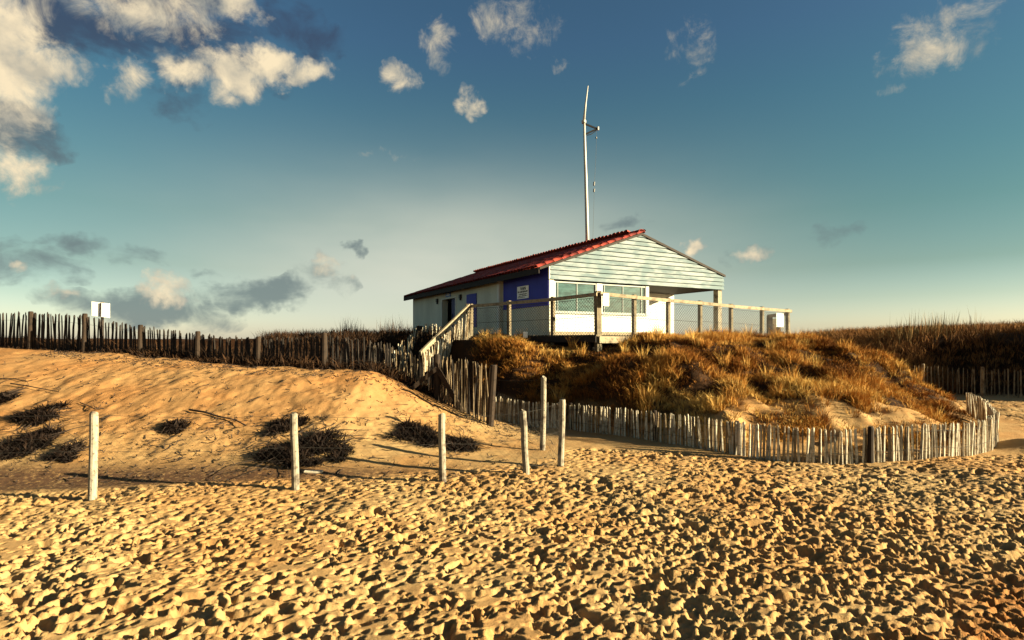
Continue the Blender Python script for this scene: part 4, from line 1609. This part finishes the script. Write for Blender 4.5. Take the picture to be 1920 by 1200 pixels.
def grass_back():
    g = np.random.default_rng(77)

    def keep(x, y, gg):
        return (right_dune(x, y) > 0.25) & (gg.random(len(x)) < 0.85)
    b = scatter(7500, 9, 34, 16.5, 36, keep, 61)
    crest = sst((right_dune(b[:, 0], b[:, 1]) - 1.2) / 0.8)
    blades("ridge_grass", b, 0.35 + 0.32 * crest * g.uniform(.6, 1.3, len(b)), 13, 0.14, 0.019, 0.35, M_DRY_BACK, "brown dune grass over the ridge at the far right", 62, droop=0.3,
           tint=np.clip(0.45 + fbm(b[:, 0], b[:, 1], 0.5, 180, 2), 0, 1))
    # tall thin stalks on the crest
    b = []
    for _ in range(46):
        Yd = g.uniform(24.5, 26.5); px = g.normal(1745, 38)
        x = X(px, Yd); b.append((x, Yd, TZ(x, Yd)))
    b = np.array(b)
    blades("tall_grass_stalks", b, g.uniform(0.8, 1.35, len(b)), 9, 0.12, 0.016, 0.10, M_DRY_BACK, "tall upright grass stalks on the right-hand skyline", 63, droop=0.12, tint=np.full(len(b), 0.9))

    def keep2(x, y, gg):
        return (~on_deck(x, y)) & (gg.random(len(x)) < 0.9)
    b = scatter(2600, -9.5, -1.6, 17.2, 27, keep2, 64)
    h = 0.28 + 0.28 * g.random(len(b))
    blades("back_grass", b, h, 10, 0.13, 0.018, 0.3, M_BRUSH, "dark brush and grass on the rise left of the hut", 65, droop=0.25)
    b = []
    for px, Yd, n in ((650, 20.5, 14), (668, 20.5, 10), (722, 19.8, 5), (748, 20, 14), (735, 20, 8)):
        for _ in range(n):
            x = X(px + g.normal(0, 9), Yd); b.append((x, Yd + g.normal(0, .3), 0))
    b = np.array(b); b[:, 2] = terrain(b[:, 0], b[:, 1])
    blades("skyline_stalks", b, g.uniform(.6, 1.0, len(b)), 6, 0.10, 0.012, 0.15, M_BRUSH, "thin dark stalks on the skyline left of the hut", 66, droop=0.15)
    # behind the deck on the right
    b = scatter(2200, 6.5, 17, 20.6, 26, lambda x, y, gg: (~on_deck(x, y)) & (y > 20.2 + (x - 10) * 0.1), 67)
    blades("behind_deck_grass", b, g.uniform(.35, .7, len(b)), 11, 0.13, 0.017, 0.28, M_DRY_BACK, "dune grass behind the right end of the deck", 68, droop=0.25, tint=g.uniform(0, .7, len(b)))
    b = scatter(2600, 12.5, 21, 18.8, 24, lambda x, y, gg: (right_dune(x, y) > 0.05) & (right_dune(x, y) < 1.9), 72)
    blades("shade_fill_brush", b, g.uniform(.2, .4, len(b)), 9, 0.14, 0.021, 0.45, M_BRUSH, "added dark brush deepening the shade on the slope behind the far right fence", 73, droop=0.4)  # brush added dark so the slope's shade sits in its colour
    # dark litter and dead grass along the left fence foot
    def keep3(x, y, gg):
        yc = crest_y(x) + 0.1
        return (y > yc - 0.12 - gg.exponential(.06, len(x))) & (y < yc + 1.7)
    b = scatter(9500, -16.5, -1.6, 12.6, 18, keep3, 69)
    hh = np.interp(b[:, 0], [-14, -11, -9.5, -8, -6, -2], [0.10, 0.14, 0.32, 0.24, 0.4, 0.38]) * g.uniform(.6, 1.3, len(b))
    blades("fence_foot_brush", b, hh, 10, 0.12, 0.019, 0.5, M_BRUSH, "dark dead brush along the foot of the left fence", 70, droop=0.4)
    # brush thickets behind the left fence
    b = []
    for px, r, n in ((130, 40, 240), (190, 30, 160), (20, 40, 60), (300, 50, 120), (420, 60, 300), (500, 60, 260), (560, 60, 260), (620, 60, 240), (690, 50, 200)):
        for _ in range(n):
            dd = g.uniform(0.3, 2.2); Yd = float(np.interp(px, AY_P, AY_Y)) + dd; b.append((X(px + g.normal(0, r), Yd), Yd, 0))
    b = np.array(b); b[:, 2] = terrain(b[:, 0], b[:, 1])
    blades("fence_thicket", b, g.uniform(.35, .7, len(b)), 12, 0.16, 0.02, 0.35, M_BRUSH, "dark thicket seen through the left fence", 71, droop=0.3)


grass_back()


def ray_y(a, c):
    """depth at which a sight line meets the ground"""
    Ys = np.arange(6.5, 17, 0.02)
    hit = np.nonzero(EYE + c * Ys <= terrain(a * Ys, Ys))[0]
    return float(Ys[hit[0]]) if len(hit) else 14.0


def shrub(px, ytop, ybot, wpx, label, seed):
    """low straggling dark mat; spans the dune face between two picture rows"""
    a = (px - 960) / F
    ya = ray_y(a, (HOR - ybot) / F); yb = ray_y(a, (HOR - ytop) / F)
    yb = min(yb, ya + 2.2)
    y0 = (ya + yb) / 2; x0 = a * y0
    rx = wpx * y0 / F / 2; ry = max(0.12, (yb - ya) / 2)
    root = empty("shrub", (x0, y0, TZ(x0, y0)), label, "shrub", "dark shrubs on the sand dune")
    g = np.random.default_rng(seed)
    lo = Vector(root.location)
    lumps = [(g.normal(0, .42), g.normal(0, .38), g.uniform(.10, .40) * (1.3 if wpx > 110 else 1.0)) for _ in range(15)]
    n = int(260 + 1700 * rx * ry)
    P = []
    while len(P) < n:
        cx, cy, cr = lumps[g.integers(len(lumps))]
        t = g.random() ** 0.6; an = g.uniform(0, 2 * math.pi)
        P.append((cx + cr * t * math.cos(an), cy + cr * t * math.sin(an), (1 - t) * min(1.0, cr / 0.3)))
    P = np.array(P)
    X_ = x0 + P[:, 0] * rx; Y_ = y0 + P[:, 1] * ry
    Z_ = terrain(X_, Y_)
    hh = 0.07 + 0.17 * min(1.0, rx / 0.6)
    base = np.stack([X_ - lo.x, Y_ - lo.y, Z_ - lo.z + g.random(n) * P[:, 2] * hh * 0.5], 1)
    blades("foliage", base, (0.05 + hh * P[:, 2]) * g.uniform(.5, 1.3, n), 11, 0.07, 0.021, 1.05, M_SHRUB, None, seed + 1, kind=None, parent=root, droop=0.5)
    # woody runners straggling out over the sand
    m = MB()
    for k in range(26):
        aa = g.uniform(0, 2 * math.pi); ll = g.uniform(.7, 1.7)
        p = []
        for s_ in (0.1, 0.4, 0.7, 1.0):
            aa += g.normal(0, .22)
            xx = x0 + math.cos(aa) * ll * s_ * rx; yy = y0 + math.sin(aa) * ll * s_ * ry
            p.append((xx, yy, TZ(xx, yy) + 0.012 + abs(g.normal(0, .03))))
        m.tube(p, [0.009, 0.007, 0.005, 0.003], 4)
    m.build("stem", M_TWIG, root)


SHRUBS = [
    (566, 802, 886, 200, "largest dark shrub on the dune, behind the second beach post"),
    (528, 785, 815, 60, "small dark shrub just above the largest one on the dune"),
    (56, 808, 866, 124, "dark shrub on the left dune face, lower of the pair near the edge"),
    (80, 762, 808, 86, "dark shrub on the left dune face, upper of the pair near the edge"),
    (130, 832, 868, 58, "small dark shrub right of the pair near the left edge"),
    (3, 732, 762, 44, "dark shrub cut by the left edge of the picture"),
    (332, 788, 812, 38, "little dark shrub alone between the first two beach posts"),
    (795, 804, 838, 116, "low dark shrub mat left of the third beach post"),
    (868, 818, 850, 76, "low dark shrub mat right of the third beach post"),
]
for i, (px, y0_, y1_, w_, lb) in enumerate(SHRUBS):
    shrub(px, y0_, y1_, w_, lb, 300 + i * 7)


def creepers():
    """thin creeping weeds in loose drifts over the lower dune face"""
    g = np.random.default_rng(401)

    def keep(x, y, gg):
        ld = left_dune(x, y)
        m = sst((fbm(x, y, 0.8, 410, 3) + 0.02) / 0.2)
        return (ld > 0.08) & (ld < 1.0) & (gg.random(len(x)) < m * (1 - 0.8 * sst((ld - 0.45) / 0.5)))
    b = scatter(2600, -9.5, 0.4, 8.3, 12.5, keep, 402)
    blades("creeping_weeds", b, g.uniform(.04, .11, len(b)), 7, 0.09, 0.008, 1.0, M_SHRUB, "thin dark creeping weeds scattered on the lower dune face", 403, cat="weeds", droop=0.5)


creepers()


def twigs():
    """wind-blown litter of twigs and dead stems over the dune face"""
    g = np.random.default_rng(91)
    vs = MB()
    cnt = 0
    while cnt < 2600:
        x = g.uniform(-12, 0.8); y = g.uniform(8.0, 15.4)
        ld = float(left_dune(np.array([x]), np.array([y]))[0])
        dens = 0.10 + 0.9 * max(0, 1 - abs(ld - 0.35) / 0.45) * (0.5 + 1.2 * float(fbm(np.array([x]), np.array([y]), 0.5, 200, 2)[0])) + (0.75 if y > float(crest_y(x)) - 1.1 else 0)
        if g.random() > dens or y > float(crest_y(x)) + 0.3:
            continue
        cnt += 1
        a = g.uniform(0, 2 * math.pi); l = g.exponential(0.045) + 0.02
        pts = []
        for s in (0, 0.5, 1.0):
            xx = x + math.cos(a) * l * (s - .5) + g.normal(0, .01); yy = y + math.sin(a) * l * (s - .5) + g.normal(0, .01)
            pts.append((xx, yy, TZ(xx, yy) + 0.006 + abs(g.normal(0, .02)) * (s != 0.5)))
        vs.tube(pts, 0.0045 + 0.004 * g.random(), 3, False)
    o = vs.build("twig_litter", M_TWIG)
    tag(o, "scattered dark twigs and dead stems on the sand dune", "twigs", kind="stuff")


twigs()


def branch(pxs, label, r=0.018, seed=1):
    g = np.random.default_rng(seed)
    pts = []
    for px, py in pxs:
        a = (px - 960) / F; c = (HOR - py) / F
        Y = ray_y(a, c)
        pts.append((a * Y, Y, TZ(a * Y, Y) + r + 0.01 + abs(g.normal(0, .015))))
    root = empty("fallen_branch", pts[0], label, "branch", "fallen branches on the sand dune")
    n = len(pts)
    MB().tube(pts, [r * (1 - .6 * i / n) for i in range(n)], 6).build("limb", M_TWIG, root)
    for i in range(1, n):
        for _ in range(2):
            p = Vector(pts[i]); d = Vector((g.normal(0, .12), g.normal(0, .08), abs(g.normal(0.04, .04))))
            MB().tube([p, p + d * .6, p + d * 1.1 + Vector((0, 0, -0.02))], [r * .4, r * .3, r * .15], 4).build("twig", M_TWIG, root)


branch([(355, 772), (385, 778), (410, 785), (440, 792), (460, 802)], "dead branch on the dune between the first and second posts", 0.02, 1)
branch([(0, 712), (25, 713), (50, 718), (70, 716)], "thin bare stem lying high on the dune at the left edge", 0.012, 2)
branch([(20, 724), (55, 730), (85, 733), (110, 738)], "bare twig lying just below the thin stem at the left edge", 0.013, 3)
branch([(150, 758), (165, 764), (178, 772), (196, 770)], "small twiggy branch above the first beach post", 0.011, 4)

# pale offcut plank lying by the largest shrub
a = (587 - 960) / F; Y = 8.4
x = a * Y
m = MB(); z = TZ(x, Y); m.bar((x - 0.13, Y, z + 0.015), (x + 0.13, Y + 0.03, TZ(x + 0.13, Y) + 0.015), 0.09, 0.03)
o = m.build("wood_offcut", M_PICKET_PALE, bevel=0.004)
tag(o, "short pale plank lying on the sand beside the largest shrub", "plank")
